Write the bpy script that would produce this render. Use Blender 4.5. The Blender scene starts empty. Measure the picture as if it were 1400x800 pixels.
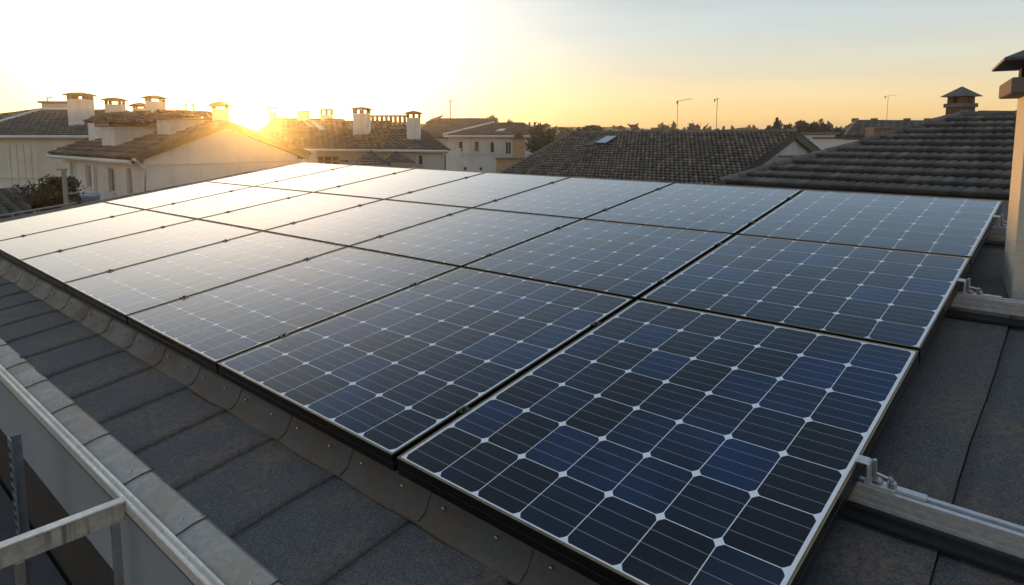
import bpy, bmesh, math, random
from mathutils import Vector, Matrix, noise

random.seed(7)
R = math.radians
scene = bpy.context.scene
COL = scene.collection

# ------------------------------------------------------------------ camera
ZC = 8.0                       # eye height over the street
FPX, PITCH, CY = 888.03, R(6.5), 288.8      # focal length and optical centre in units of a 1400 px wide frame
cam_data = bpy.data.cameras.new("camera")
cam = bpy.data.objects.new("camera", cam_data)
COL.objects.link(cam)
cam.location = (0, 0, ZC)
cam.rotation_euler = (math.pi / 2 - PITCH, 0, 0)
cam_data.sensor_width = 36.0
cam_data.lens = 36.0 * FPX / 1400
cam_data.shift_y = -(400 - CY) / 1400
cam_data.clip_start = 0.05
cam_data.clip_end = 6000
scene.camera = cam

CAM = Vector((0, 0, ZC))
FWD = Vector((0, math.cos(PITCH), -math.sin(PITCH)))
UPV = Vector((0, math.sin(PITCH), math.cos(PITCH)))
RGT = Vector((1, 0, 0))


def ray(x, y):
    return RGT * ((x - 700) / FPX) + UPV * ((CY - y) / FPX) + FWD


def at(x, y, Y):
    d = ray(x, y)
    return CAM + d * (Y / d.y)


# ------------------------------------------------------------------ sky, sun, exposure
SUN_DIR = ray(343, 149).normalized()
SUN_EL = math.asin(SUN_DIR.z)
SUN_AZ = math.atan2(SUN_DIR.x, SUN_DIR.y)      # clockwise from +Y
world = bpy.data.worlds.new("World")
scene.world = world
world.use_nodes = True
wn, wl = world.node_tree.nodes, world.node_tree.links
wn.clear()
w_out = wn.new("ShaderNodeOutputWorld")
sky = wn.new("ShaderNodeTexSky")
sky.sky_type = 'NISHITA'
sky.sun_disc = False
sky.sun_elevation = SUN_EL
sky.sun_rotation = SUN_AZ
sky.altitude = 20
sky.air_density = 1.0
sky.dust_density = 0.8
sky.ozone_density = 1.0
bg = wn.new("ShaderNodeBackground")
bg.inputs[1].default_value = 0.05
wl.new(sky.outputs[0], bg.inputs[0])
# the bright aureole of a low sun in hazy air, added to the sky by direction
tc = wn.new("ShaderNodeTexCoord")
dot = wn.new("ShaderNodeVectorMath"); dot.operation = 'DOT_PRODUCT'
wl.new(tc.outputs['Generated'], dot.inputs[0])
dot.inputs[1].default_value = SUN_DIR


def wmath(op, a, b=None, c=None):
    n = wn.new("ShaderNodeMath"); n.operation = op
    for i, v in enumerate((a, b, c)):
        if v is None: continue
        if isinstance(v, (int, float)): n.inputs[i].default_value = v
        else: wl.new(v, n.inputs[i])
    return n.outputs[0]


cosang = wmath('MAXIMUM', dot.outputs['Value'], 0.0)
glow_terms = []
for power, strength, colour in ((20.0, 1.10, (1.0, 0.90, 0.74)), (60.0, 0.9, (1.0, 0.86, 0.60)),
                                (700.0, 5.0, (1.0, 0.80, 0.42)), (30000.0, 120.0, (1.0, 0.85, 0.5))):
    b = wn.new("ShaderNodeBackground")
    b.inputs[0].default_value = (*colour, 1)
    wl.new(wmath('MULTIPLY', wmath('POWER', cosang, power), strength), b.inputs[1])
    glow_terms.append(b.outputs[0])
# evening sky brightness: yellow band over the horizon, pale grey blue above, with a dark band and bright zenith added to shape panel reflections and roof light
sepw = wn.new("ShaderNodeSeparateXYZ")
wl.new(tc.outputs['Generated'], sepw.inputs[0])
grad = wn.new("ShaderNodeValToRGB")
SKY = [(0.0, (1.12, 0.66, 0.24)), (0.03, (1.02, 0.70, 0.31)), (0.06, (0.86, 0.69, 0.42)), (0.10, (0.68, 0.65, 0.54)), (0.15, (0.55, 0.61, 0.62)), (0.26, (0.43, 0.53, 0.62)), (0.36, (0.30, 0.41, 0.53)), (0.45, (0.16, 0.24, 0.35)), (0.56, (0.08, 0.13, 0.21)), (0.74, (0.10, 0.15, 0.23)), (0.86, (0.48, 0.58, 0.70)), (1.0, (0.90, 0.99, 1.10))]
while len(grad.color_ramp.elements) < len(SKY): grad.color_ramp.elements.new(0.5)
for e, (p_, c_) in zip(grad.color_ramp.elements, SKY): e.position = p_; e.color = (*c_, 1)
wl.new(sepw.outputs[2], grad.inputs[0])
veil = wn.new("ShaderNodeBackground")
wl.new(grad.outputs[0], veil.inputs[0])
smap = wn.new("ShaderNodeMapping"); smap.inputs['Scale'].default_value = (1.6, 1.6, 14.0)      # faint level streaks of high cloud
wl.new(tc.outputs['Generated'], smap.inputs[0])
snz = wn.new("ShaderNodeTexNoise"); snz.inputs['Scale'].default_value = 2.2; snz.inputs['Detail'].default_value = 5
wl.new(smap.outputs[0], snz.inputs['Vector'])
wl.new(wmath('MULTIPLY_ADD', snz.outputs['Fac'], 0.22, 0.89), veil.inputs[1])
glow_terms.append(veil.outputs[0])
acc = bg.outputs[0]
for t in glow_terms:
    a = wn.new("ShaderNodeAddShader")
    wl.new(acc, a.inputs[0]); wl.new(t, a.inputs[1]); acc = a.outputs[0]
wl.new(acc, w_out.inputs[0])

sun_data = bpy.data.lights.new("sun", 'SUN')
sun_data.energy = 5.0
sun_data.angle = R(0.5)
sun_data.color = (1.0, 0.48, 0.10)
sun = bpy.data.objects.new("sun", sun_data)
sun.rotation_euler = (-SUN_DIR).to_track_quat('-Z', 'Y').to_euler()
sun.location = (-20, 40, 30)
COL.objects.link(sun)

vs = scene.view_settings
vs.view_transform = 'Standard'
vs.look = 'None'
vs.exposure = 0.0
vs.gamma = 1.0
vs.use_curve_mapping = False
scene.render.engine = 'CYCLES'
scene.cycles.use_denoising = True
scene.cycles.max_bounces = 6
scene.cycles.diffuse_bounces = 3
scene.cycles.glossy_bounces = 3
scene.cycles.volume_bounces = 0
scene.cycles.sample_clamp_indirect = 6.0

# ------------------------------------------------------------------ materials


class Mat:
    """Small node-graph helper around one Principled material."""
    def __init__(self, name, rough=0.8, metal=0.0, spec=0.4):
        self.m = bpy.data.materials.new(name)
        self.m.use_nodes = True
        self.n, self.l = self.m.node_tree.nodes, self.m.node_tree.links
        self.p = self.n["Principled BSDF"]
        self.p.inputs['Roughness'].default_value = rough
        self.p.inputs['Metallic'].default_value = metal
        self.p.inputs['Specular IOR Level'].default_value = spec
        self.tc = None

    def coord(self, kind='Object'):
        if self.tc is None: self.tc = self.n.new("ShaderNodeTexCoord")
        return self.tc.outputs[kind]

    def math(self, op, a, b=None, c=None):
        nd = self.n.new("ShaderNodeMath"); nd.operation = op
        for i, v in enumerate((a, b, c)):
            if v is None: continue
            if isinstance(v, (int, float)): nd.inputs[i].default_value = v
            else: self.l.new(v, nd.inputs[i])
        return nd.outputs[0]

    def noise(self, scale, detail=4, rough=0.55, vec=None, stretch=None, out='Fac'):
        t = self.n.new("ShaderNodeTexNoise")
        t.inputs['Scale'].default_value = scale
        t.inputs['Detail'].default_value = detail
        t.inputs['Roughness'].default_value = rough
        v = vec if vec is not None else self.coord()
        if stretch:
            mp = self.n.new("ShaderNodeMapping"); mp.inputs['Scale'].default_value = stretch
            self.l.new(v, mp.inputs[0]); v = mp.outputs[0]
        self.l.new(v, t.inputs['Vector'])
        return t.outputs[out]

    def ramp(self, fac, stops):
        r = self.n.new("ShaderNodeValToRGB")
        while len(r.color_ramp.elements) < len(stops): r.color_ramp.elements.new(0.5)
        for e, (pos, c) in zip(r.color_ramp.elements, stops):
            e.position = pos
            e.color = (*c, 1) if len(c) == 3 else c
        self.l.new(fac, r.inputs[0])
        return r.outputs[0]

    def mix(self, fac, a, b, mode='MIX'):
        x = self.n.new("ShaderNodeMix"); x.data_type = 'RGBA'; x.blend_type = mode
        for i, v in ((0, fac), (6, a), (7, b)):
            if isinstance(v, (int, float)): x.inputs[i].default_value = v
            elif isinstance(v, tuple): x.inputs[i].default_value = (*v, 1)
            else: self.l.new(v, x.inputs[i])
        return x.outputs[2]

    def col(self, v):
        if isinstance(v, tuple): self.p.inputs['Base Color'].default_value = (*v, 1)
        else: self.l.new(v, self.p.inputs['Base Color'])

    def bump(self, h, strength=0.3, dist=0.01):
        b = self.n.new("ShaderNodeBump")
        b.inputs['Strength'].default_value = strength
        b.inputs['Distance'].default_value = dist
        self.l.new(h, b.inputs['Height'])
        self.l.new(b.outputs[0], self.p.inputs['Normal'])

    def attr(self, name):
        a = self.n.new("ShaderNodeAttribute"); a.attribute_name = name
        return a.outputs['Fac']


def sc(c, k): return tuple(min(1.0, v * k) for v in c)


def simple(name, c, rough=0.8, metal=0.0, var=0.2, scale=3.0, fine=40.0, bump=0.15, bdist=0.004, spec=0.4, stretch=None):
    m = Mat(name, rough, metal, spec)
    n1 = m.noise(scale, 5, 0.6, stretch=stretch)
    n2 = m.noise(fine, 3, 0.6)
    base = m.ramp(n1, [(0.3, sc(c, 1 - var)), (0.7, sc(c, 1 + var))])
    m.col(m.mix(0.35, base, m.ramp(n2, [(0.3, sc(c, 1 - var)), (0.7, sc(c, 1 + var))])))
    if bump: m.bump(n2, bump, bdist)
    return m.m


def stucco(name, c, stain_or_gleam=0.5, bump=0.25, grain=70):
    m = Mat(name, 0.9, 0, 0.2)
    n1 = m.noise(0.6, 6, 0.65)
    n2 = m.noise(2.2, 5, 0.6, stretch=(1, 1, 0.18))
    n3 = m.noise(grain, 4, 0.65)
    a = m.ramp(n1, [(0.3, sc(c, 0.86)), (0.7, sc(c, 1.06))])
    b = m.mix(m.ramp(n2, [(0.52, (0, 0, 0)), (0.75, (stain_or_gleam,) * 3)]), a, sc((c[0] * .8, c[1] * .72, c[2] * .62), 0.8))
    m.col(b)
    m.bump(n3, bump, 0.01)
    return m.m


def tile_mat(name, c, warm, rough=0.75):
    """Concrete or clay tiles: each tile its own tone (face attribute 'tone'), lichen and dust."""
    m = Mat(name, rough, 0, 0.3)
    tone = m.attr('tone')
    n1 = m.noise(0.8, 6, 0.7)
    n2 = m.noise(30, 4, 0.65)
    base = m.ramp(tone, [(0.0, sc(c, 0.55)), (0.5, c), (0.85, warm), (1.0, sc(warm, 1.35))])
    base = m.mix(m.ramp(n1, [(0.45, (0, 0, 0)), (0.75, (0.55,) * 3)]), base, sc(warm, 1.2))
    base = m.mix(m.ramp(n2, [(0.35, (0.5,) * 3), (0.65, (0, 0, 0))]), base, sc(c, 0.55))
    m.col(base)
    m.bump(n2, 0.35, 0.008)
    return m.m


def brick_mat(name, c1, c2, mortar, scale):
    m = Mat(name, 0.85, 0, 0.25)
    t = m.n.new("ShaderNodeTexBrick")
    t.inputs['Color1'].default_value = (*c1, 1)
    t.inputs['Color2'].default_value = (*c2, 1)
    t.inputs['Mortar'].default_value = (*mortar, 1)
    t.inputs['Scale'].default_value = scale
    t.inputs['Mortar Size'].default_value = 0.018
    geo = m.coord('UV')
    m.l.new(geo, t.inputs['Vector'])
    n = m.noise(6, 5, 0.6)
    m.col(m.mix(m.ramp(n, [(0.35, (0.45,) * 3), (0.7, (0, 0, 0))]), t.outputs['Color'], sc(c1, 0.5)))
    m.bump(t.outputs['Fac'], 0.4, -0.006)
    return m.m


def cell_mat(rows):
    """Monocrystalline laminate: 7 x rows clipped cells, white gaps, thin bus bars, under flat glass."""
    m = Mat("solar_cells_%d" % rows, 0.09, 0, 0.24)
    m.p.inputs['Coat Weight'].default_value = 1.0          # anti-reflective front glass over the laminate
    m.p.inputs['Coat IOR'].default_value = 1.32
    m.p.inputs['Coat Roughness'].default_value = 0.035
    uvn = m.n.new("ShaderNodeUVMap"); uvn.uv_map = "UVMap"
    sep = m.n.new("ShaderNodeSeparateXYZ"); m.l.new(uvn.outputs[0], sep.inputs[0])
    B, BT = 0.0085, 0.0040
    s = m.math('MULTIPLY', m.math('SUBTRACT', sep.outputs[0], B), 7 / (1 - 2 * B))
    t = m.math('MULTIPLY', m.math('SUBTRACT', sep.outputs[1], BT), rows / (1 - 2 * BT))
    fs, ft = m.math('FRACT', s), m.math('FRACT', t)
    es = m.math('MINIMUM', fs, m.math('SUBTRACT', 1.0, fs))
    et = m.math('MINIMUM', ft, m.math('SUBTRACT', 1.0, ft))
    line = m.math('MAXIMUM', m.math('LESS_THAN', es, 0.0078), m.math('LESS_THAN', et, 0.0062))
    # rounded-clipped corner: a superellipse of corner distance
    corner = m.math('LESS_THAN', m.math('ADD', m.math('POWER', es, 0.8), m.math('POWER', et, 0.8)), 0.168)
    out = m.math('MAXIMUM',
                 m.math('MAXIMUM', m.math('LESS_THAN', s, 0.0), m.math('GREATER_THAN', s, 7.0)),
                 m.math('MAXIMUM', m.math('LESS_THAN', t, 0.0), m.math('GREATER_THAN', t, float(rows))))
    white = m.math('MAXIMUM', m.math('MAXIMUM', line, corner), out)
    f4 = m.math('FRACT', m.math('ADD', m.math('MULTIPLY', ft, 4.0), 0.0))
    e4 = m.math('MINIMUM', f4, m.math('SUBTRACT', 1.0, f4))
    bus = m.math('LESS_THAN', e4, 0.021)
    fin = m.math('SINE', m.math('MULTIPLY', s, 2 * math.pi * 34))
    oi = m.n.new("ShaderNodeObjectInfo")
    cmb = m.n.new("ShaderNodeCombineXYZ")
    m.l.new(m.math('FLOOR', s), cmb.inputs[0]); m.l.new(m.math('FLOOR', t), cmb.inputs[1])
    m.l.new(m.math('MULTIPLY', oi.outputs['Random'], 91.0), cmb.inputs[2])
    wnz = m.n.new("ShaderNodeTexWhiteNoise"); wnz.noise_dimensions = '3D'
    m.l.new(cmb.outputs[0], wnz.inputs[0])
    big = m.noise(2.4, 3, 0.5)
    tone = m.math('ADD', m.math('MULTIPLY', wnz.outputs[0], 0.46), m.math('MULTIPLY', big, 0.62))
    cell = m.ramp(tone, [(0.12, (0.0055, 0.0050, 0.0048)), (0.42, (0.0055, 0.0065, 0.0095)),
                         (0.60, (0.0055, 0.014, 0.036)), (0.80, (0.008, 0.030, 0.088))])
    cell = m.mix(m.math('MULTIPLY', m.math('ADD', fin, 1.0), 0.02), cell, (0.05, 0.055, 0.065))
    cell = m.mix(m.math('MULTIPLY', bus, 0.55), cell, (0.40, 0.41, 0.44))
    dust = m.noise(3.2, 6, 0.65)
    colour = m.mix(white, cell, (0.82, 0.84, 0.85))
    colour = m.mix(m.ramp(dust, [(0.5, (0, 0, 0)), (0.85, (0.018,) * 3)]), colour, (0.30, 0.25, 0.19))
    m.col(colour)
    rr = m.ramp(dust, [(0.3, (0.035,) * 3), (0.8, (0.085,) * 3)])
    m.l.new(rr, m.p.inputs['Roughness'])
    wav = m.noise(9.0, 2, 0.5)
    m.bump(wav, 0.05, 0.02)
    return m.m


def membrane_mat():
    m = Mat("bitumen_membrane", 0.85, 0, 0.35)
    grain = m.noise(185, 2, 0.75)
    mid = m.noise(38, 4, 0.65)
    big = m.noise(2.6, 5, 0.6)
    base = m.ramp(grain, [(0.34, (0.028, 0.029, 0.030)), (0.58, (0.108, 0.110, 0.113)), (0.74, (0.24, 0.24, 0.24))])
    base = m.mix(0.28, base, m.ramp(mid, [(0.3, (0.052, 0.054, 0.058)), (0.7, (0.105, 0.108, 0.113))]))
    warm_patch = m.math('MULTIPLY', m.ramp(big, [(0.46, (0, 0, 0)), (0.66, (1, 1, 1))]), m.ramp(mid, [(0.40, (0, 0, 0)), (0.60, (0.45,) * 3)]))
    m.col(m.mix(warm_patch, base, (0.25, 0.15, 0.07)))  # orange brown patches mixed in by noise
    h = m.math('ADD', m.math('MULTIPLY', grain, 0.6), m.math('MULTIPLY', mid, 0.5))
    m.bump(h, 0.9, 0.006)
    return m.m


def sheet_metal(name, c, rough, stain_or_gleam=(0.16, 0.10, 0.05), amt=0.5, metal=0.9):
    m = Mat(name, rough, metal, 0.5)
    n1 = m.noise(5.0, 5, 0.62)
    n2 = m.noise(45, 4, 0.6, stretch=(1, 1, 1))
    base = m.ramp(n2, [(0.3, sc(c, 0.82)), (0.7, sc(c, 1.12))])
    f = m.ramp(n1, [(0.48, (0, 0, 0)), (0.72, (amt,) * 3)])
    m.col(m.mix(f, base, stain_or_gleam))
    m.l.new(m.ramp(n1, [(0.3, (rough,) * 3), (0.75, (min(1, rough + 0.25),) * 3)]), m.p.inputs['Roughness'])
    m.bump(m.noise(7, 3, 0.5), 0.25, 0.012)
    return m.m


M = {}
M['cells7'] = cell_mat(7)
M['cells6'] = cell_mat(6)
M['frame'] = simple("black_anodised_aluminium", (0.030, 0.028, 0.027), 0.34, 0.85, 0.25, 8, 90, 0.05)
M['lip'] = simple("sun_gilt_lip", (0.26, 0.205, 0.13), 0.24, 0.95, 0.3, 9, 60, 0.04)  # gold tint puts the sun's reflection into the lip colour
M['membrane'] = membrane_mat()
M['apron'] = sheet_metal("apron_sheet_metal", (0.080, 0.074, 0.066), 0.42, (0.13, 0.075, 0.035), 0.5, 0.35)  # orange patches carry golden reflections as sheet colour
M['capping'] = sheet_metal("zinc_capping", (0.36, 0.345, 0.315), 0.42, (0.34, 0.25, 0.15), 0.6, 0.6)
M['alu'] = sheet_metal("extruded_aluminium", (0.52, 0.54, 0.57), 0.36, (0.34, 0.34, 0.35), 0.25, 0.45)
M['gutter'] = sheet_metal("bright_gutter_edge", (0.80, 0.78, 0.73), 0.32, (0.48, 0.42, 0.34), 0.35, 0.5)
M['steel'] = simple("galvanised_steel", (0.45, 0.46, 0.48), 0.4, 0.9, 0.2, 10, 60, 0.05)
M['matt_black'] = simple("plain_black", (0.02, 0.02, 0.02), 0.7)
M['fascia'] = stucco("blue_grey_painted_fascia", (0.27, 0.30, 0.33), 0.15, 0.08)
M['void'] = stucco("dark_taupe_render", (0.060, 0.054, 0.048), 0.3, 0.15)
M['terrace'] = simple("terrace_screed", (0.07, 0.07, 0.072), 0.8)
M['timber'] = None
M['white_wall'] = stucco("off_white_render", (0.78, 0.75, 0.70))
M['cream_wall'] = stucco("cream_render", (0.76, 0.70, 0.60))
M['grey_wall'] = stucco("pale_grey_render", (0.72, 0.70, 0.66))
M['rough_wall'] = stucco("rough_stucco", (0.54, 0.51, 0.44), 0.45, 1.0, 38)
M['trim'] = stucco("painted_trim", (0.66, 0.64, 0.60), 0.2, 0.05)
M['tile_dark'] = tile_mat("dark_concrete_tiles", (0.105, 0.099, 0.092), (0.140, 0.126, 0.110))
M['tile_s'] = tile_mat("weathered_clay_tiles", (0.110, 0.092, 0.076), (0.205, 0.150, 0.105), 0.5)
M['tile_brown'] = tile_mat("brown_clay_tiles", (0.12, 0.085, 0.062), (0.19, 0.125, 0.08))
M['tile_grey'] = tile_mat("grey_slate_tiles", (0.075, 0.078, 0.082), (0.105, 0.10, 0.095))
M['cap_brown'] = tile_mat("dark_brown_cap_tiles", (0.075, 0.052, 0.038), (0.105, 0.070, 0.046))
M['tile_red'] = tile_mat("red_clay_tiles", (0.20, 0.10, 0.055), (0.30, 0.16, 0.08))
M['stone'] = stucco("grey_cap_stone", (0.17, 0.155, 0.14), 0.3, 0.4)
M['cap_metal'] = simple("dark_cap_slab", (0.075, 0.075, 0.078), 0.6, 0.0, 0.2, 5, 40, 0.2)
M['brick'] = brick_mat("brown_brick", (0.16, 0.085, 0.05), (0.11, 0.06, 0.038), (0.20, 0.17, 0.14), 5.0)
M['sun_gold_brick'] = brick_mat("sun_gold_brick", (0.56, 0.36, 0.17), (0.44, 0.27, 0.12), (0.52, 0.42, 0.30), 3.0)  # brick tones include the golden sunlight on the stack
M['dark_brick'] = simple("dark_brown_core", (0.035, 0.028, 0.024), 0.9)  # very dark brown for the core under the chimney cap
M['glass'] = simple("dark_window_glass", (0.02, 0.022, 0.025), 0.08, 0, 0.1, 2, 5, 0.0, spec=0.6)
M['shutter'] = simple("grey_shutter", (0.30, 0.29, 0.27), 0.6, 0, 0.12, 3, 30, 0.1)
M['skylight'] = simple("pale_sky_skylight", (0.50, 0.54, 0.58), 0.12, 0, 0.1, 2, 5, 0.0, spec=0.8)  # sky reflection painted in as the pale pane colour
M['leaf'] = simple("dark_leaves", (0.036, 0.036, 0.016), 0.6, 0, 0.5, 1.2, 12, 0.0)
M['leaf_brown'] = simple("autumn_leaves", (0.10, 0.060, 0.022), 0.65, 0, 0.5, 0.6, 8, 0.0)
M['leaf_far'] = simple("conifer_leaves", (0.040, 0.045, 0.022), 0.7, 0, 0.4, 0.3, 4, 0.0)
M['bark'] = simple("bark", (0.08, 0.06, 0.045), 0.9)
M['antenna'] = simple("antenna_metal", (0.12, 0.11, 0.10), 0.5, 0.6)
M['ground'] = simple("street_ground", (0.09, 0.085, 0.075), 0.95, 0, 0.4, 0.05, 1.5, 0.0)
M['hill'] = simple("dry_hillside", (0.14, 0.105, 0.058), 0.95, 0, 0.55, 0.012, 0.08, 0.0)
M['tank'] = simple("pale_blue_plastic", (0.30, 0.37, 0.42), 0.5)
M['pole'] = simple("grey_concrete_pole", (0.30, 0.28, 0.26), 0.85)
M['metal_dark'] = simple("dark_painted_steel", (0.07, 0.06, 0.055), 0.5, 0.5)

# ------------------------------------------------------------------ mesh helpers


class MB:
    """Collects faces (world coordinates) and links them as one mesh object."""
    def __init__(self):
        self.v, self.f, self.uv, self.tone, self.smooth = [], [], [], [], []

    def face(self, pts, uv=None, tone=0.5, smooth=False):
        i = len(self.v)
        self.v += [Vector(p) for p in pts]
        self.f.append(tuple(range(i, i + len(pts))))
        self.uv.append(uv); self.tone.append(tone); self.smooth.append(smooth)

    def grid(self, rows, tones=None, smooth=True, close=False, uvs=None):
        """rows: list of equal-length point lists, shared vertices."""
        i0, n = len(self.v), len(rows[0])
        for r in rows: self.v += [Vector(p) for p in r]
        for a in range(len(rows) - 1):
            for b in range(n if close else n - 1):
                c = (b + 1) % n
                self.f.append((i0 + a * n + b, i0 + a * n + c, i0 + (a + 1) * n + c, i0 + (a + 1) * n + b))
                self.uv.append(None); self.tone.append(tones[a][b] if tones else 0.5); self.smooth.append(smooth)

    def box(self, c, sx, sy, sz, ax=None):
        """box centred at c with full sizes along axes ax (default world)."""
        X, Y, Z = ax or (Vector((1, 0, 0)), Vector((0, 1, 0)), Vector((0, 0, 1)))
        c = Vector(c)
        P = lambda i, j, k: c + X * (i * sx / 2) + Y * (j * sy / 2) + Z * (k * sz / 2)
        q = [P(i, j, k) for i in (-1, 1) for j in (-1, 1) for k in (-1, 1)]
        for idx, (w, h) in (((0, 1, 3, 2), (sz, sy)), ((4, 6, 7, 5), (sy, sz)), ((0, 4, 5, 1), (sx, sz)), ((2, 3, 7, 6), (sz, sx)),
                            ((0, 2, 6, 4), (sy, sx)), ((1, 5, 7, 3), (sx, sy))):
            if idx in ((0, 1, 3, 2), (2, 3, 7, 6)):
                uv = [(0, 0), (0, w), (h, w), (h, 0)]
            else:
                uv = [(0, 0), (w, 0), (w, h), (0, h)]
            self.face([q[a] for a in idx], uv)

    def prism(self, poly, vec, caps=True):
        vec = Vector(vec); poly = [Vector(p) for p in poly]; n = len(poly)
        for i in range(n):
            a, b = poly[i], poly[(i + 1) % n]
            self.face([a, b, b + vec, a + vec], [(0, 0), ((b - a).length, 0), ((b - a).length, vec.length), (0, vec.length)])
        if caps:
            self.face(list(reversed(poly))); self.face([p + vec for p in poly])

    def tube(self, pts, r, n=8, caps=True):
        pts = [Vector(p) for p in pts]
        rs = r if isinstance(r, (list, tuple)) else [r] * len(pts)
        rings = []
        for i, p in enumerate(pts):
            d = (pts[min(i + 1, len(pts) - 1)] - pts[max(i - 1, 0)]).normalized()
            a = d.cross(Vector((0, 0, 1)))
            if a.length < 1e-3: a = d.cross(Vector((1, 0, 0)))
            a.normalize(); b = d.cross(a)
            rings.append([p + (a * math.cos(2 * math.pi * k / n) + b * math.sin(2 * math.pi * k / n)) * rs[i] for k in range(n)])
        self.grid(rings, close=True)
        if caps:
            self.face(list(reversed(rings[0]))); self.face(rings[-1])

    def build(self, name, mat, parent=None, bevel=0.0, origin=None):
        org = Vector((0, 0, 0))
        if parent is not None:
            org = Vector(parent.get('_org', (0, 0, 0)))
        elif origin is not None:
            org = Vector(origin)
        me = bpy.data.meshes.new(name)
        me.from_pydata([tuple(p - org) for p in self.v], [], self.f)
        me.materials.append(mat)
        uvl = me.uv_layers.new(name="UVMap")
        for poly, uv in zip(me.polygons, self.uv):
            if uv:
                for li, c in zip(poly.loop_indices, uv): uvl.data[li].uv = c
        at_ = me.attributes.new("tone", 'FLOAT', 'FACE')
        at_.data.foreach_set("value", self.tone)
        me.polygons.foreach_set("use_smooth", self.smooth)
        me.update()
        o = bpy.data.objects.new(name, me)
        COL.objects.link(o)
        if parent is not None:
            o.parent = parent
            o['_org'] = tuple(org)
        else:
            o.location = org
            o['_org'] = tuple(org)
        if bevel:
            bm = bmesh.new(); bm.from_mesh(me)
            bmesh.ops.remove_doubles(bm, verts=bm.verts, dist=1e-5)
            bm.to_mesh(me); bm.free()
            b = o.modifiers.new("bevel", 'BEVEL'); b.width = bevel; b.segments = 2; b.limit_method = 'ANGLE'; b.angle_limit = R(40)
        return o


def thing(name, label, cat, loc, group=None):
    o = bpy.data.objects.new(name, None)
    o.empty_display_size = 0.3
    COL.objects.link(o)
    o.location = loc
    o['_org'] = tuple(loc)
    tag(o, label, cat, group)
    return o


def tag(o, label, cat, group=None, kind=None):
    if label: o['label'] = label
    if cat: o['category'] = cat
    if group: o['group'] = group
    if kind: o['kind'] = kind
    return o


UP = Vector((0, 0, 1))


def hit(px, py, p0, n):
    d = ray(px, py)
    return CAM + d * ((p0 - CAM).dot(n) / d.dot(n))


# tiled slope ------------------------------------------------------------
def tile_slope(mb, e0, e1, r0, r1, course, width, amp, step, sub=4, jitter=0.12, profile='wave', undercut=0.16):
    """Tiles on the plane e0-e1 (eave) to r0-r1 (ridge); courses run along the eave; edges may be hips or verges."""
    e0, e1, r0, r1 = map(Vector, (e0, e1, r0, r1))
    U = (e1 - e0).normalized()
    N = U.cross(r0 - e0).normalized()
    if N.z < 0: N = -N
    V = N.cross(U).normalized()
    if V.dot(r0 - e0) < 0: V = -V
    H = ((r0 - e0).dot(V) + (r1 - e0).dot(V)) / 2
    L0, L1 = 0.0, (r0 - e0).dot(U)
    R0, R1 = (e1 - e0).dot(U), (r1 - e0).dot(U)
    nc = max(1, round(H / course)); ch = H / nc
    for c in range(nc):
        t0, t1 = c * ch, (c + 1) * ch
        off = (c % 3) / 3.0 * width if profile == 's' else (0.5 * width if c % 2 else 0.0)
        lo = min(L0 + (L1 - L0) * k / H for k in (t0, t1)); hi = max(R0 + (R1 - R0) * k / H for k in (t0, t1))
        k0, k1 = math.floor((lo - off) / width), math.ceil((hi - off) / width)
        for k in range(k0, k1):
            jt = random.uniform(-1, 1) * jitter * step
            jv = random.uniform(-0.5, 0.5) * jitter * ch
            tone = random.random()
            ss = [off + (k + q / sub) * width for q in range(sub + 1)]
            rows = []
            for t, hgt in ((t0 + jv + undercut * ch, 0.0), (t0 + jv, step + jt), (t0 + 0.5 * ch, step * 0.62 + jt * .5), (t1, step * 0.2)):
                l = L0 + (L1 - L0) * t / H; r_ = R0 + (R1 - R0) * t / H
                row = []
                for q, s in enumerate(ss):
                    s2 = min(max(s, l), r_)
                    ph = (s - off) / width - k
                    if profile == 'wave': w = amp * max(0.0, math.sin(math.pi * ph)) ** 0.5 if 0 < ph < 1 else 0
                    else: w = amp * (0.5 + 0.5 * math.cos(2 * math.pi * (ph - 0.3)))
                    if hgt == 0.0: w *= 0.2
                    row.append(e0 + U * s2 + V * t + N * (hgt + w))
                rows.append(row)
            if max((p - rows[1][0]).length for p in rows[1]) < 1e-4 and max((p - rows[3][0]).length for p in rows[3]) < 1e-4: continue
            mb.grid(rows, tones=[[tone] * sub] * 3)
    return N


def ridge_caps(mb, p0, p1, r, seg, n=8, lift=0.3):
    p0, p1 = Vector(p0), Vector(p1)
    d = p1 - p0; L = d.length; d.normalize()
    a = d.cross(UP).normalized(); b = a.cross(d)
    if b.z < 0: b = -b
    k = max(1, round(L / seg)); s = L / k
    for i in range(k):
        q0 = p0 + d * (i * s); q1 = p0 + d * ((i + 1.08) * s)
        ra, rb = r * 1.06, r * 0.92
        j = random.uniform(-0.08, 0.08) * r
        ring = lambda c, rr: [c + (a * math.cos(x) + b * (math.sin(x) + lift * 0.0)) * rr + UP * j for x in [math.pi * (m / n) * 1.2 - 0.1 * math.pi for m in range(n + 1)]]
        tone = random.random()
        A, B = ring(q0, ra), ring(q1, rb)
        mb.grid([A, B], tones=[[tone] * n])
        mb.face(A, tone=tone * 0.4)


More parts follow.
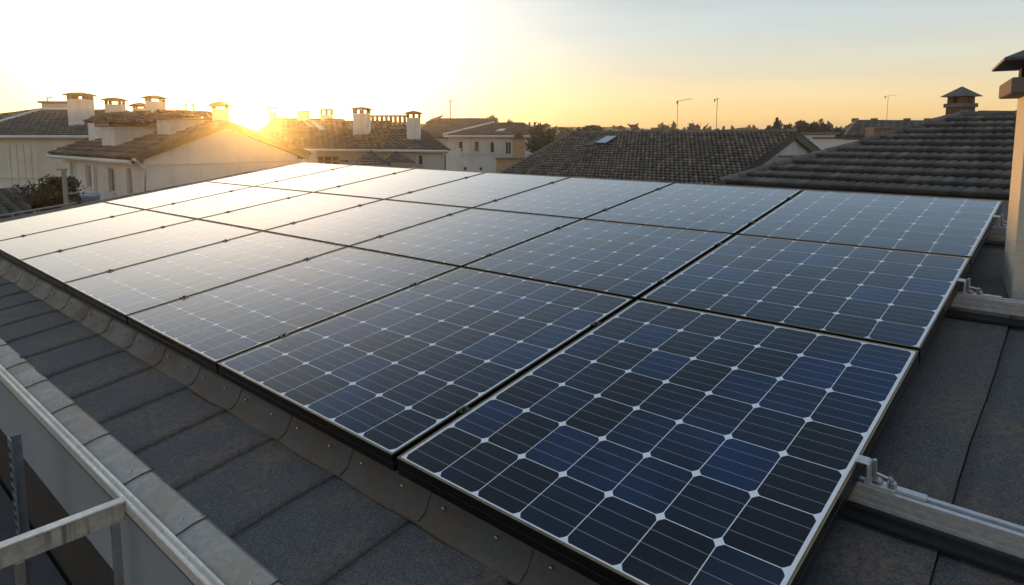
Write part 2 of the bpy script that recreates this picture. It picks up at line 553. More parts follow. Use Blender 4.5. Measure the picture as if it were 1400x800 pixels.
def wall_open(mb, A, B, z0, z1, holes=(), depth=0.12):
    """Vertical wall face from A to B (outside on the right-hand side of A->B seen from above ... towards the eye),
    with rectangular openings given as (s0, s1, za, zb) and their reveals."""
    A, B = Vector(A), Vector(B)
    d = B - A; d.z = 0; L = d.length; d.normalize()
    n = Vector((d.y, -d.x, 0))
    P = lambda s, z: Vector((A.x, A.y, 0)) + d * s + UP * z
    xs = sorted({0.0, L, *[h[0] for h in holes], *[h[1] for h in holes]})
    zs = sorted({z0, z1, *[h[2] for h in holes], *[h[3] for h in holes]})
    for i in range(len(xs) - 1):
        for j in range(len(zs) - 1):
            cx, cz = (xs[i] + xs[i + 1]) / 2, (zs[j] + zs[j + 1]) / 2
            if any(h[0] < cx < h[1] and h[2] < cz < h[3] for h in holes): continue
            mb.face([P(xs[i], zs[j]), P(xs[i + 1], zs[j]), P(xs[i + 1], zs[j + 1]), P(xs[i], zs[j + 1])])
    for s0, s1, a, b in holes:
        q = [P(s0, a), P(s1, a), P(s1, b), P(s0, b)]
        for k in range(4):
            u, v = q[k], q[(k + 1) % 4]
            mb.face([u, v, v - n * depth, u - n * depth])


class Wall:
    """A vertical wall plane in view, for putting openings on it where the eye sees them."""
    def __init__(self, A, B):
        self.A, self.B = Vector(A), Vector(B)
        d = self.B - self.A; d.z = 0; self.L = d.length
        self.d = d.normalized(); self.n = Vector((self.d.y, -self.d.x, 0))

    def rect(self, x0, y0, x1, y1):
        a = hit((x0 + x1) / 2, y0, self.A, self.n); b = hit((x0 + x1) / 2, y1, self.A, self.n)
        l = hit(x0, (y0 + y1) / 2, self.A, self.n); r = hit(x1, (y0 + y1) / 2, self.A, self.n)
        s0, s1 = (l - self.A).dot(self.d), (r - self.A).dot(self.d)
        return (min(s0, s1), max(s0, s1), min(a.z, b.z), max(a.z, b.z))

    def P(self, s, z, out=0.0):
        return Vector((self.A.x, self.A.y, 0)) + self.d * s + UP * z + self.n * out


def window(wall, rc, parent, pane_mat, frame_mat, depth=0.12, bars=1, sill=True, name='window'):
    s0, s1, a, b = rc
    f = MB(); t = 0.05
    ax = (wall.d, wall.n, UP)
    cz, cs = (a + b) / 2, (s0 + s1) / 2
    o = -depth + 0.03
    f.box(wall.P(cs, b - t / 2, o), s1 - s0, 0.05, t, ax)
    f.box(wall.P(cs, a + t / 2, o), s1 - s0, 0.05, t, ax)
    f.box(wall.P(s0 + t / 2, cz, o), t, 0.05, b - a - 2 * t, ax)
    f.box(wall.P(s1 - t / 2, cz, o), t, 0.05, b - a - 2 * t, ax)
    for k in range(bars):
        f.box(wall.P(s0 + (s1 - s0) * (k + 1) / (bars + 1), cz, o), t * .8, 0.045, b - a - 2 * t, ax)
    w = f.build(name, frame_mat, parent)
    p = MB(); p.face([wall.P(s0, a, -depth), wall.P(s1, a, -depth), wall.P(s1, b, -depth), wall.P(s0, b, -depth)])
    p.build('pane', pane_mat, w)
    if sill:
        g = MB(); g.box(wall.P(cs, a - 0.03, 0.03), s1 - s0 + 0.14, 0.10, 0.055, ax); g.build('sill', M['trim'], w)
    return w


def axes(yaw):
    return (Vector((math.cos(yaw), math.sin(yaw), 0)), Vector((-math.sin(yaw), math.cos(yaw), 0)), UP)


def chimney(parent, x0, x1, ytop, ycapb, yshaft, ybase, Y, yaw=0.3, wall=None, cap='tile', ext=0.8, over=0.10, capmat=None):
    """Rendered stack with an open cowl: shaft from ybase up to yshaft, posts up to ycapb, low hipped cap up to ytop."""
    xm = (x0 + x1) / 2
    w = (x1 - x0) / FPX * Y / (abs(math.cos(yaw)) + abs(math.sin(yaw))) * 1.02
    zt, zc, zs, zb = (at(xm, y, Y).z for y in (ytop, ycapb, yshaft, ybase))
    c = at(xm, ybase, Y); ax = axes(yaw)
    b = MB(); b.box((c.x, c.y, (zs + zb - ext) / 2), w, w, zs - zb + ext, ax)
    sh = b.build('chimney', wall or M['white_wall'], parent)
    if cap == 'none':
        b = MB(); b.box((c.x, c.y, zs + 0.03), w * 1.08, w * 1.08, 0.06, ax); b.build('cap', M['stone'], sh)
        return sh
    b = MB()
    if zc - zs > 0.02:
        pw = w * 0.17
        for i in (-1, 0, 1):
            for j in (-1, 0, 1):
                if i == 0 and j == 0: continue
                if (i == 0 or j == 0) and w < 0.6: continue
                b = MB(); b.box(Vector((c.x, c.y, (zc + zs) / 2)) + ax[0] * i * (w - pw) / 2 + ax[1] * j * (w - pw) / 2, pw, pw, zc - zs, ax)
                b.build('cowl_post', M['brick'], sh)
        b = MB()
    e = w / 2 + over; h = zt - zc
    cor = [Vector((c.x, c.y, zc)) + ax[0] * i * e + ax[1] * j * e for i, j in ((-1, -1), (1, -1), (1, 1), (-1, 1))]
    mid = [Vector((c.x, c.y, zc + h * 0.62)) + ax[0] * i * e * 0.5 + ax[1] * j * e * 0.5 for i, j in ((-1, -1), (1, -1), (1, 1), (-1, 1))]
    th = UP * min(0.07, h * 0.3)
    top = Vector((c.x, c.y, zt))
    b.face(list(reversed(cor)))
    for k in range(4):
        q = (k + 1) % 4
        b.face([cor[k], cor[q], cor[q] + th, cor[k] + th])
        b.face([cor[k] + th, cor[q] + th, mid[q] + th * .5, mid[k] + th * .5], tone=random.random())
        b.face([mid[k] + th * .5, mid[q] + th * .5, top], tone=random.random())
    b.build('cap', capmat or M['cap_brown'], sh)
    return sh


def leaves(mb, centre, rad, n, size, clumps=9, seed=0, flat=1.0):
    rnd = random.Random(seed)
    cs = []
    for _ in range(clumps):
        v = Vector((rnd.gauss(0, 1), rnd.gauss(0, 1), rnd.gauss(0, 1))).normalized() * rnd.uniform(0.25, 0.8)
        cs.append((Vector((v.x * rad[0], v.y * rad[1], v.z * rad[2])) + Vector(centre), rnd.uniform(0.28, 0.55)))
    for _ in range(n):
        c, k = rnd.choice(cs)
        v = Vector((rnd.gauss(0, 1), rnd.gauss(0, 1), rnd.gauss(0, 1)))
        v = v.normalized() * (rnd.random() ** 0.4)
        p = c + Vector((v.x * rad[0] * k, v.y * rad[1] * k, v.z * rad[2] * k))
        a = Vector((rnd.gauss(0, 1), rnd.gauss(0, 1), rnd.gauss(0, 1))).normalized()
        b = a.cross(Vector((rnd.gauss(0, 1), rnd.gauss(0, 1), rnd.gauss(0, 1)))).normalized()
        s = size * rnd.uniform(0.6, 1.4)
        mb.face([p - a * s, p + b * s * .5, p + a * s, p - b * s * .5], tone=rnd.random())


def tree(name, label, px, ytop, ybot, Y, wpx, mat, group, n=700, seed=1, kind='round'):
    base = at(px, ybot, Y); top = at(px, ytop, Y)
    H = top.z - base.z; W = wpx / FPX * Y
    g = Vector((base.x, base.y, 0))
    t = thing(name, label, 'tree', g, group)
    rnd = random.Random(seed)
    b = MB()
    b.tube([g, (g.x + .1, g.y, base.z * .6), (g.x, g.y, base.z + H * .4), (g.x, g.y, base.z + H * .9)], [0.22, 0.18, 0.12, 0.03], 7)
    for k in range(5):
        a = rnd.uniform(0, 6.28); z = base.z + H * rnd.uniform(0.05, .5)
        b.tube([(g.x, g.y, z), (g.x + math.cos(a) * W * .35, g.y + math.sin(a) * W * .35, z + H * .25)], [0.07, 0.02], 5)
    b.build('trunk', M['bark'], t)
    b = MB()
    if kind == 'round':
        leaves(b, (g.x, g.y, base.z + H * .5), (W * .5, W * .5, H * .5), n, max(0.10, 0.05 * max(W, H)), 11, seed)
    else:
        for k in range(9):
            f = k / 9
            leaves(b, (g.x, g.y, base.z + H * (.05 + .9 * f)), (W * .62 * (1.02 - f), W * .62 * (1.02 - f), H * .10), n // 9, max(0.08, 0.05 * W + .03 * H), 6, seed + k)
    b.build('crown', mat, t)
    return t


# ------------------------------------------------------------------ frame of the roof we look across
YAW, TILT = R(138.66868), R(8.2485)
S = 1.2 / 1.75
ORG = CAM + Vector((0.75402771, 1.69603188, -1.44751553)) * S
UD = Vector((math.cos(YAW), math.sin(YAW), 0))
HD = Vector((math.sin(YAW), -math.cos(YAW), 0))
VD = HD * math.cos(TILT) + UP * math.sin(TILT)
ND = UD.cross(-VD)
if ND.z < 0: ND = -ND


def Q(u, v, w=0.0):
    return ORG + UD * u + VD * v + ND * w


def uv_of(px, py, w=0.0):
    p = hit(px, py, ORG + ND * w, ND) - ORG
    return p.dot(UD), p.dot(VD)

# ------------------------------------------------------------------ ground, hills
b = MB()
b.face([(-700, -60, 0), (700, -60, 0), (700, 620, 0), (-700, 620, 0)])
tag(b.build('ground', M['ground']), None, None, kind='structure')


def ridge_hill(name, pts, Y, depth, seed):
    """A hill whose skyline passes the given (px, py) points at distance Y."""
    mb = MB(); rows = []
    xs = [p[0] for p in pts]
    n = 120
    for r in range(7):
        f = r / 6
        row = []
        for i in range(n + 1):
            px = xs[0] + (xs[-1] - xs[0]) * i / n
            k = next((j for j in range(len(pts) - 1) if px <= pts[j + 1][0]), len(pts) - 2)
            t = (px - pts[k][0]) / (pts[k + 1][0] - pts[k][0])
            py = pts[k][1] * (1 - t) + pts[k + 1][1] * t
            c = at(px, py, Y)
            z = c.z + noise.noise(Vector((px * 0.035, seed, 0))) * 0.0022 * Y
            prof = math.sin(min(1.0, f / 0.6) * math.pi / 2) if f < 0.6 else math.cos((f - 0.6) / 0.4 * math.pi / 2) 
            yy = Y - depth * 0.6 + depth * f
            row.append((c.x * yy / Y, yy, -0.5 + (z + 0.5) * max(0, prof) + noise.noise(Vector((px * 0.02, f * 3, seed))) * 1.0))
        rows.append(row)
    mb.grid(rows)
    return tag(mb.build(name, M['hill']), None, None, kind='structure')


ridge_hill('hill', [(-500, 172), (-200, 163), (0, 163), (160, 172), (600, 172), (740, 171), (800, 173), (900, 176), (1060, 178), (1250, 172), (1500, 168), (1900, 175)], 260, 110, 3)
ridge_hill('hill', [(-500, 182), (300, 182), (690, 180), (760, 178), (900, 181), (1080, 180), (1300, 182), (1900, 184)], 180, 80, 9)

# ------------------------------------------------------------------ the roof below us
own = thing('flat_roofed_building', 'building under the solar array with dark membrane roof, grey metal eave edge and stucco chimney', 'building', Q(2, 0, -0.18) * 1.0)
WD = -0.18                     # roof surface below the glass plane
EV = -0.425                    # outer edge of the membrane
rnd = random.Random(4)

# membrane strips, each a lapped sheet with a slightly wandering edge
mb = MB()
u = -2.6; k = 0
SEAMS = []
while u < 10.2:
    wd = 0.415 + rnd.uniform(-0.02, 0.02)
    SEAMS.append((u, u + wd)); u += wd; k += 1
NV = 46
for k, (u0, u1) in enumerate(SEAMS):
    rows = []
    for i in range(NV + 1):
        v = EV + (4.75 - EV) * i / NV
        row = []
        w0 = 0.016 * noise.noise(Vector((k * 3.1, v * 1.1, 0))) + 0.004 * noise.noise(Vector((k * 7.7, v * 6, 2)))
        w1 = 0.016 * noise.noise(Vector(((k + 1) * 3.1, v * 1.1, 0))) + 0.004 * noise.noise(Vector(((k + 1) * 7.7, v * 6, 2)))
        for j in range(9):
            f = j / 8
            uu = (u0 + w0) * (1 - f) + (u1 + w1 - 0.0045) * f
            und = 0.010 * noise.noise(Vector((uu * 2.2, v * 1.2, 5))) + 0.004 * noise.noise(Vector((uu * 7, v * 5, 8)))
            lap = 0.0085 * (1 - f)
            row.append(Q(uu, v, WD + und + lap + (-0.004 if 0 else 0)))
        row.insert(0, row[0] - ND * 0.015); row.append(row[-1] - ND * 0.012)
        rows.append(row)
    mb.grid(rows)
mb.build('roof_membrane', M['membrane'], own)
# structural slab under the membrane, walls down to the street
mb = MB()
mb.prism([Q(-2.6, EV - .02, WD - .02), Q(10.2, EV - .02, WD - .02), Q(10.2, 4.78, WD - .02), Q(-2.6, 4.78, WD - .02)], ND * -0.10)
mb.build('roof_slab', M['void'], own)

# metal apron sheets from under the panels down to the membrane
U0 = -0.55
n = 0
u = 0.10 - 0.41 * 2 + 0.14
while u < 9.6:
    L = 0.41
    sh = MB(); rows = []
    for i in range(13):
        f = i / 12
        uu = u + (L + 0.012) * f
        edge = -0.038 - 0.005 * math.sin(math.pi * min(1, max(0, f))) ** 0.8 - 0.006 * noise.noise(Vector((uu * 5, 1, 1)))
        lap = 0.004 * (1 - f)
        rows.append([Q(uu, 0.20, WD + 0.100 + lap), Q(uu, 0.06, WD + 0.095 + lap), Q(uu, 0.030, WD + 0.075 + lap),
                     Q(uu, edge + 0.035, WD + 0.026 + lap + 0.004 * noise.noise(Vector((uu * 9, 0, 3)))), Q(uu, edge, WD + 0.013 + lap),
                     Q(uu, edge - 0.0015, WD + 0.006)])
    sh.grid(rows)
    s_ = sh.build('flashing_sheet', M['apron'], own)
    for q in (0.30, 0.83):
        r_ = MB()
        c = Q(u + L * q, 0.012, WD + 0.062)
        nrm = (ND - VD * 0.9).normalized(); a = nrm.cross(UD).normalized()
        rings = [[c + (UD * math.cos(t * .785) + a * math.sin(t * .785)) * rr + nrm * hh for t in range(8)] for rr, hh in ((0.0055, -0.004), (0.005, 0.002), (0.0025, 0.0040))]
        r_.grid(rings, close=True); r_.face(rings[-1])
        r_.build('rivet', M['steel'], s_)
    u += L; n += 1

# zinc capping sheets on the eave
OUT = -HD
def E(u, o, z):               # eave frame: o metres outward from the membrane edge, z up from it
    return Q(u, EV, WD) + OUT * o + UP * z
u = -0.1
rnd = random.Random(11)
while u < 9.8:
    L = 0.455 if rnd.random() < .7 else 0.40
    sh = MB(); rows = []
    f_c = rnd.uniform(0.35, 0.7)
    for i in range(17):
        f = i / 16
        uu = u + (L + 0.01) * f
        lap = 0.0045 * (1 - f) 
        dent = 0.006 * math.exp(-((f - f_c) / 0.035) ** 2) - 0.004 * math.exp(-((f - f_c - .12) / 0.05) ** 2) + 0.002 * noise.noise(Vector((uu * 9, 3, 1)))
        rows.append([E(uu, -0.012, -0.006), E(uu, -0.012, 0.008 + lap), E(uu, 0.0, 0.009 + lap), E(uu, 0.030, 0.006 + lap + dent),
                     E(uu, 0.070, -0.004 + lap + dent * 1.2), E(uu, 0.094, -0.010 + lap), E(uu, 0.096, -0.022)])
    sh.grid(rows)
    s_ = sh.build('capping_sheet', M['capping'], own)
    r_ = MB(); c = E(u + L * 0.12, 0.045, 0.010)
    rings = [[c + (UD * math.cos(t * .785) + OUT * math.sin(t * .785)) * rr + UP * hh for t in range(8)] for rr, hh in ((0.006, -0.008), (0.0055, -0.001), (0.003, 0.0015))]
    r_.grid(rings, close=True); r_.face(rings[-1])
    r_.build('rivet', M['steel'], s_)
    u += L
# gutter edge: an extruded bead with two bright lips
prof = [(0.088, -0.030), (0.088, -0.004), (0.092, 0.002), (0.099, 0.002), (0.102, -0.005), (0.105, -0.012), (0.110, -0.012), (0.112, -0.004), (0.115, 0.000), (0.121, 0.000), (0.124, -0.005), (0.124, -0.040), (0.106, -0.040)]
mb = MB(); mb.prism([E(-0.3, o, z) for o, z in prof], UD * 10.3)
mb.build('gutter_edge', M['gutter'], own)
mb = MB(); mb.prism([E(-0.3, o, z) for o, z in [(0.1045, -0.042), (0.119, -0.042), (0.119, -0.055), (0.1045, -0.055)]], UD * 10.3)
mb.build('drip_strip', M['metal_dark'], own)
mb = MB(); mb.prism([E(-0.3, o, z) for o, z in [(0.03, -0.035), (0.1035, -0.045), (0.1035, -0.385), (0.03, -0.385)]], UD * 10.3)
mb.build('fascia', M['fascia'], own)
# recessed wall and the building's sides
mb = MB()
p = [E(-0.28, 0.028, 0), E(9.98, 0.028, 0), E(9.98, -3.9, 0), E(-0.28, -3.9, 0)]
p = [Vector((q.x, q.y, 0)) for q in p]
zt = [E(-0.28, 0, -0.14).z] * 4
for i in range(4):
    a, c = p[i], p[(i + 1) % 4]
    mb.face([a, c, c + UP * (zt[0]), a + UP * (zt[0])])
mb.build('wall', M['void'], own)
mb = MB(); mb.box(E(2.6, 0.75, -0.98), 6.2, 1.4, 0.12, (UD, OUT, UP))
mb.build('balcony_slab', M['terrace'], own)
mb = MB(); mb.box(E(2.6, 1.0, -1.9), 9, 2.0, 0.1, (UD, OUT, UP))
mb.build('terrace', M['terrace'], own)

# balcony railing that leaves the eave at a right angle
m = Mat("weathered_rail_board", 0.8, 0, 0.3)
n1 = m.noise(30, 5, 0.65); n2 = m.noise(26, 4, 0.6, stretch=(1, 1, 0.05)); n3 = m.noise(90, 3, 0.6)
m.col(m.mix(m.ramp(n2, [(0.50, (0, 0, 0)), (0.60, (0.8,) * 3)]), m.ramp(n1, [(0.3, (0.28, 0.265, 0.23)), (0.7, (0.48, 0.455, 0.40))]), (0.11, 0.10, 0.085)))
m.bump(n3, 0.4, 0.003); M['timber'] = m.m
RU = 2.0
rail = thing('balcony_railing', 'weathered balcony railing with grey board and steel posts below the eave', 'railing', E(RU, 0.8, -0.9))
mb = MB(); mb.box(E(RU, 0.125 + 0.75, -0.037), 0.022, 1.5, 0.062, (UD, OUT, UP)); mb.build('board', M['timber'], rail, bevel=0.003)
mb = MB(); mb.box(E(RU, 0.125 + 0.75, 0.001), 0.034, 1.5, 0.010, (UD, OUT, UP)); mb.build('top_bar', M['gutter'], rail, bevel=0.003)
for o in (0.155, 0.42, 0.95):
    mb = MB(); mb.box(E(RU, o, -0.068 - 0.425), 0.024, 0.024, 0.85, (UD, OUT, UP)); mb.build('post', M['steel'], rail, bevel=0.002)

# slotted steel upright in the gap under the eave
pc = at(13, 600, 2.55)
st = thing('slotted_upright', 'blue grey slotted steel upright at the left edge, below the eave', 'steel upright', (pc.x, pc.y, pc.z - 1.1))
mb = MB(); ax = (UD, OUT, UP)
mb.box((pc.x, pc.y, pc.z - 0.55), 0.05, 0.006, 1.1, ax)
mb.box(Vector((pc.x, pc.y, pc.z - 0.55)) + UD * 0.025 + OUT * -0.020, 0.006, 0.046, 1.1, ax)
m = Mat("slotted_steel", 0.5, 0.4, 0.4); m.col(m.ramp(m.noise(14, 4), [(0.3, (0.15, 0.18, 0.22)), (0.7, (0.26, 0.30, 0.35))])); M['slot'] = m.m
mb.build('angle', M['slot'], st)
mb = MB()
for i in range(24):
    for s in (-0.011, 0.011):
        mb.box(Vector((pc.x, pc.y, pc.z - 0.05 - i * 0.042)) + UD * s + OUT * 0.0035, 0.008, 0.003, 0.020, ax)
mb.build('slots', M['matt_black'], st)

# ------------------------------------------------------------------ solar panels
G = [[(0.022, -0.028), (0.010, 1.524), (0.000, 2.748), (-0.011, 4.078)],
     [(1.176, -0.016), (1.201, 1.511), (1.221, 2.744), (1.243, 4.103)],
     [(2.441, -0.003), (2.405, 1.499), (2.376, 2.740), (2.343, 4.125)],
     [(3.576, 0.008), (3.550, 1.487), (3.527, 2.736), (3.502, 4.148)],
     [(4.788, 0.020), (4.757, 1.475), (4.730, 2.731), (4.699, 4.172)],
     [(6.022, 0.032), (5.999, 1.462), (5.978, 2.727), (5.954, 4.198)],
     [(7.256, 0.045), (7.283, 1.449), (7.307, 2.722), (7.335, 4.226)],
     [(8.567, 0.058), (8.600, 1.435), (8.631, 2.718), (8.668, 4.252)]]
ROWS = [7, 6, 7]
RN = ['eave', 'middle', 'back']
NTH = ['first', 'second', 'third', 'fourth', 'fifth', 'sixth', 'last']
LOOK = {(0, 0): 'dark blue solar panel, every white diamond clear', (1, 0): 'dark blue solar panel with gold lit edge', (2, 0): 'greyish blue solar panel with gilded edge',
        (3, 0): 'pale grey solar panel, faint cell lines', (4, 0): 'cream solar panel, cell lines barely visible', (5, 0): 'cream glaring solar panel', (6, 0): 'cream white solar panel cut by the picture edge',
        (0, 1): 'blue solar panel with a few black cells', (1, 1): 'blue solar panel with pale sheen', (2, 1): 'silver blue solar panel', (3, 1): 'silvery solar panel with faint lines',
        (4, 1): 'creamy white solar panel', (5, 1): 'glaring white solar panel', (6, 1): 'white solar panel in the glare', (0, 2): 'steel blue solar panel beside the chimney',
        (1, 2): 'light blue solar panel with streaky reflections', (2, 2): 'pale blue solar panel', (3, 2): 'silver white solar panel', (4, 2): 'white reflecting solar panel',
        (5, 2): 'bright white solar panel', (6, 2): 'blazing white solar panel at the far corner'}
GAP = 0.011
for j in range(3):
    for i in range(7):
        c00, c10, c11, c01 = G[i][j], G[i + 1][j], G[i + 1][j + 1], G[i][j + 1]
        lu = math.dist(c00, c10); lv = math.dist(c00, c01)

        def PT(s, t, w=0.0):
            u_ = (c00[0] * (1 - s) + c10[0] * s) * (1 - t) + (c01[0] * (1 - s) + c11[0] * s) * t
            v_ = (c00[1] * (1 - s) + c10[1] * s) * (1 - t) + (c01[1] * (1 - s) + c11[1] * s) * t
            return Q(u_, v_, w)

        def ring(ins, w):
            a, c = (GAP + ins) / lu, (GAP + ins) / lv
            return [PT(a, c, w), PT(1 - a, c, w), PT(1 - a, 1 - c, w), PT(a, 1 - c, w)]
        label = f"{LOOK[(i, j)]}, {NTH[i]} from chimney end, {RN[j]} row"
        p = thing('solar_panel', label, 'solar panel', PT(0.5, 0.5, -0.046), 'solar panels laid in three rows on the roof')
        # frame: outer wall, rounded top lip, inner rebate
        f = MB()
        rs = [ring(0.030, -0.060), ring(0.0, -0.060), ring(0.0, -0.034), ring(0.0015, -0.033), ring(0.0018, -0.0030), ring(0.0030, -0.0008), ring(0.0072, -0.0008), ring(0.0078, -0.0020), ring(0.0078, -0.006)]
        f.grid([r + [r[0]] for r in rs], smooth=False)
        f.build('frame', M['frame'], p)
        f = MB()
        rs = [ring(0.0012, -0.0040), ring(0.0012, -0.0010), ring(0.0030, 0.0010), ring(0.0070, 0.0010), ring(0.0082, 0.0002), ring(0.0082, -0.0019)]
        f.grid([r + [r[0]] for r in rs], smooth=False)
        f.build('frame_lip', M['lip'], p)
        g = MB()
        q = ring(0.0079, -0.0022)
        g.face(q, [(0, 0), (1, 0), (1, 1), (0, 1)])
        g.face(list(reversed(ring(0.0079, -0.008))))
        o = g.build('cell_sheet', M['cells%d' % ROWS[j]], p)
        if (o.data.polygons[0].normal.dot(ND)) < 0: o.data.flip_normals()
        if i < 6:
            for t in (0.22, 0.78):
                t += random.uniform(-0.02, 0.02)
                c = PT(1, t, 0.0)
                cl = MB(); cl.box(c + ND * 0.0025, 0.036, 0.040, 0.005, (UD, VD, ND)); cl.box(c - ND * 0.010, 0.014, 0.036, 0.024, (UD, VD, ND))
                cl.tube([c + ND * 0.004, c + ND * 0.011], 0.0065, 8)
                cl.build('mid_clamp', M['frame'], p, bevel=0.001)

# mounting rails
for v, lab, ue in ((0.715, 'grooved aluminium rail sticking out from under the eave row, end clamp and lever on it', -1.15),
                   (2.36, 'grooved aluminium rail sticking out of the middle row towards the chimney', -1.0),
                   (3.62, 'aluminium rail end of the back row behind the stucco chimney', -0.75)):
    rl = thing('mounting_rail', lab, 'rail', Q(0, v, WD + 0.01), 'mounting rails under the panels')
    tw = -0.0625
    pr = [(-.020, tw - .060), (-.020, tw - .049), (-.015, tw - .047), (-.015, tw - .038), (-.020, tw - .036), (-.020, tw - .026), (-.015, tw - .024), (-.015, tw - .016), (-.021, tw - .013), (-.021, tw),
          (-.008, tw), (-.008, tw - .012), (.008, tw - .012), (.008, tw), (.021, tw), (.021, tw - .013), (.015, tw - .016), (.015, tw - .047), (.020, tw - .049), (.020, tw - .060)]
    b_ = MB(); b_.prism([Q(ue, v + a, w) for a, w in pr], UD * (8.5 - ue)); b_.build('profile', M['alu'], rl)
    b_ = MB(); b_.box(Q((8.5 + ue) / 2, v - 0.012, WD + 0.022), 8.5 - ue, 0.066, 0.010, (UD, VD, ND)); b_.build('dark_strip', M['matt_black'], rl)  # long flat black strip on the deck along the rail
    for uu in (-0.55, 0.9, 2.4, 3.9, 5.4, 6.9):
        b_ = MB(); b_.box(Q(uu, v, (WD + 0.028 + tw - .061) / 2), 0.06, 0.036, abs(tw - .061 - WD - 0.028), (UD, VD, ND)); b_.build('foot', M['alu'], rl)
    # end clamp against the panel's outer frame
    cu = {0.715: 0.018, 2.36: 0.004, 3.62: -0.008}[v] - 0.002
    ec = thing('end_clamp', {0.715: 'silver end clamp with bolt on the rail of the eave row', 2.36: 'small silver end clamp on the middle rail by the chimney',
                             3.62: 'farthest end clamp on the rail of the back row'}[v], 'clamp', Q(cu - .03, v, tw), 'end clamps at the right edge of the array')
    b_ = MB(); b_.box(Q(cu - 0.042, v, tw + 0.005), 0.075, 0.032, 0.010, (UD, VD, ND)); b_.box(Q(cu - 0.014, v, tw + 0.036), 0.007, 0.034, 0.062, (UD, VD, ND))
    b_.box(Q(cu + 0.002, v, tw + 0.0665), 0.030, 0.034, 0.005, (UD, VD, ND)); b_.build('bracket', M['alu'], ec, bevel=0.0015)
    b_ = MB(); b_.tube([Q(cu - 0.030, v, tw + 0.012), Q(cu - 0.027, v, tw + 0.078)], 0.0065, 6); b_.tube([Q(cu - 0.034, v, tw + 0.012), Q(cu - 0.034, v, tw + 0.020)], 0.014, 6); b_.build('bolt', M['steel'], ec)
    b_ = MB(); b_.tube([Q(cu - 0.066, v, tw + 0.012), Q(cu - 0.070, v - .004, tw + 0.034), Q(cu - 0.064, v - .006, tw + 0.040)], 0.006, 6); b_.tube([Q(cu - 0.070, v, tw + 0.012), Q(cu - 0.070, v, tw + 0.024)], 0.012, 6)
    b_.tube([Q(cu - 0.028, v - .002, tw + 0.040), Q(cu - 0.066, v - .004, tw + 0.034)], 0.004, 6); b_.build('lever', M['steel'], ec)
    b_ = MB(); b_.box(Q(cu - 0.095, v + 0.004, tw + 0.005), 0.11, 0.020, 0.009, (UD, VD, ND)); b_.build('slide', M['alu'], ec)

# ------------------------------------------------------------------ stucco chimney at the right edge
ca = R(32.0)                                  # heading of its lit left face
dB = Vector((math.sin(ca), math.cos(ca), 0)); dR = Vector((math.cos(ca), -math.sin(ca), 0))
c1 = hit(1381, 416, ORG + ND * WD, ND)
CW, CD = 0.52, 0.40
zt = at(1398, 128, c1.y).z
cc = c1 + dR * CW / 2 + dB * CD / 2
ax = (dR, dB, UP)
H = zt - (c1.z - 0.15)
mb = MB(); mb.box((cc.x, cc.y, c1.z - 0.15 + H / 2), CW, CD, H, ax)
ch = mb.build('chimney', M['rough_wall'], own, bevel=0.006)
ch['label'] = 'rough stucco chimney at the right picture edge, left face lit gold'
sl = 0.072
mb = MB(); mb.box((cc.x, cc.y, zt + sl / 2), CW + 0.15, CD + 0.15, sl, ax); mb.build('slab', M['stone'], ch, bevel=0.008)
mb = MB()
z2 = zt + sl + 0.075
for i in (-1, 1):
    for j in (-1, 1):
        mb.box(Vector((cc.x, cc.y, (zt + sl + z2) / 2)) + dR * i * (CW / 2 - 0.06) + dB * j * (CD / 2 - 0.055), 0.13, 0.12, 0.075, ax)
mb.box((cc.x, cc.y, (zt + sl + z2) / 2), CW * .5, CD * .5, 0.074, ax)
mb.build('core', M['dark_brick'], ch)
mb = MB()
e1, e2 = CW / 2 + 0.11, CD / 2 + 0.11
cor = [Vector((cc.x, cc.y, z2)) + dR * i * e1 + dB * j * e2 for i, j in ((-1, -1), (1, -1), (1, 1), (-1, 1))]
lip = UP * 0.012; top = Vector((cc.x, cc.y, z2 + 0.19))
mb.face(list(reversed(cor)))
for k in range(4):
    q = (k + 1) % 4
    mb.face([cor[k], cor[q], cor[q] + lip, cor[k] + lip]); mb.face([cor[k] + lip, cor[q] + lip, top])
mb.build('cap', M['cap_metal'], ch)

# ------------------------------------------------------------------ houses


def body(parent, foot, z1, holes=None, mat=None, gables=(), z0=0.0, depth=0.12):
    """Walls round a footprint (counter-clockwise), openings per edge, optional gable triangles (edge, apex)."""
    mb = MB(); n = len(foot)
    for i in range(n):
        wall_open(mb, foot[i], foot[(i + 1) % n], z0, z1, (holes or {}).get(i, ()), depth)
    for i, apex in gables:
        a, c = Vector(foot[i]), Vector(foot[(i + 1) % n])
        mb.face([Vector((a.x, a.y, z1)), Vector((c.x, c.y, z1)), apex])
    return mb.build('wall', mat, parent)


def xy(p): return Vector((p.x, p.y, 0))


def roof_planes(parent, planes, mat, course, width, amp, step, sub=4, caps=(), cap_r=0.12, thick=0.14, profile='wave', jitter=0.12):
    mb = MB()
    for e0, e1, r0, r1 in planes:
        N = tile_slope(mb, e0, e1, r0, r1, course, width, amp, step, sub, jitter, profile)
        mb.prism([Vector(p) - N * 0.02 for p in ([e0, e1, r1, r0] if (Vector(r1) - Vector(r0)).length > 0.02 else [e0, e1, r1])], N * -thick)
    for a, c in caps: ridge_caps(mb, a, c, cap_r, cap_r * 3.2)
    return mb.build('roof', mat, parent)


def gutter(parent, a, c, r=0.06):
    mb = MB(); mb.tube([a, c], r, 7); return mb.build('gutter', M['trim'], parent)


def pipe(parent, pts, r=0.05):
    mb = MB(); mb.tube(pts, r, 7); return mb.build('downpipe', M['trim'], parent)


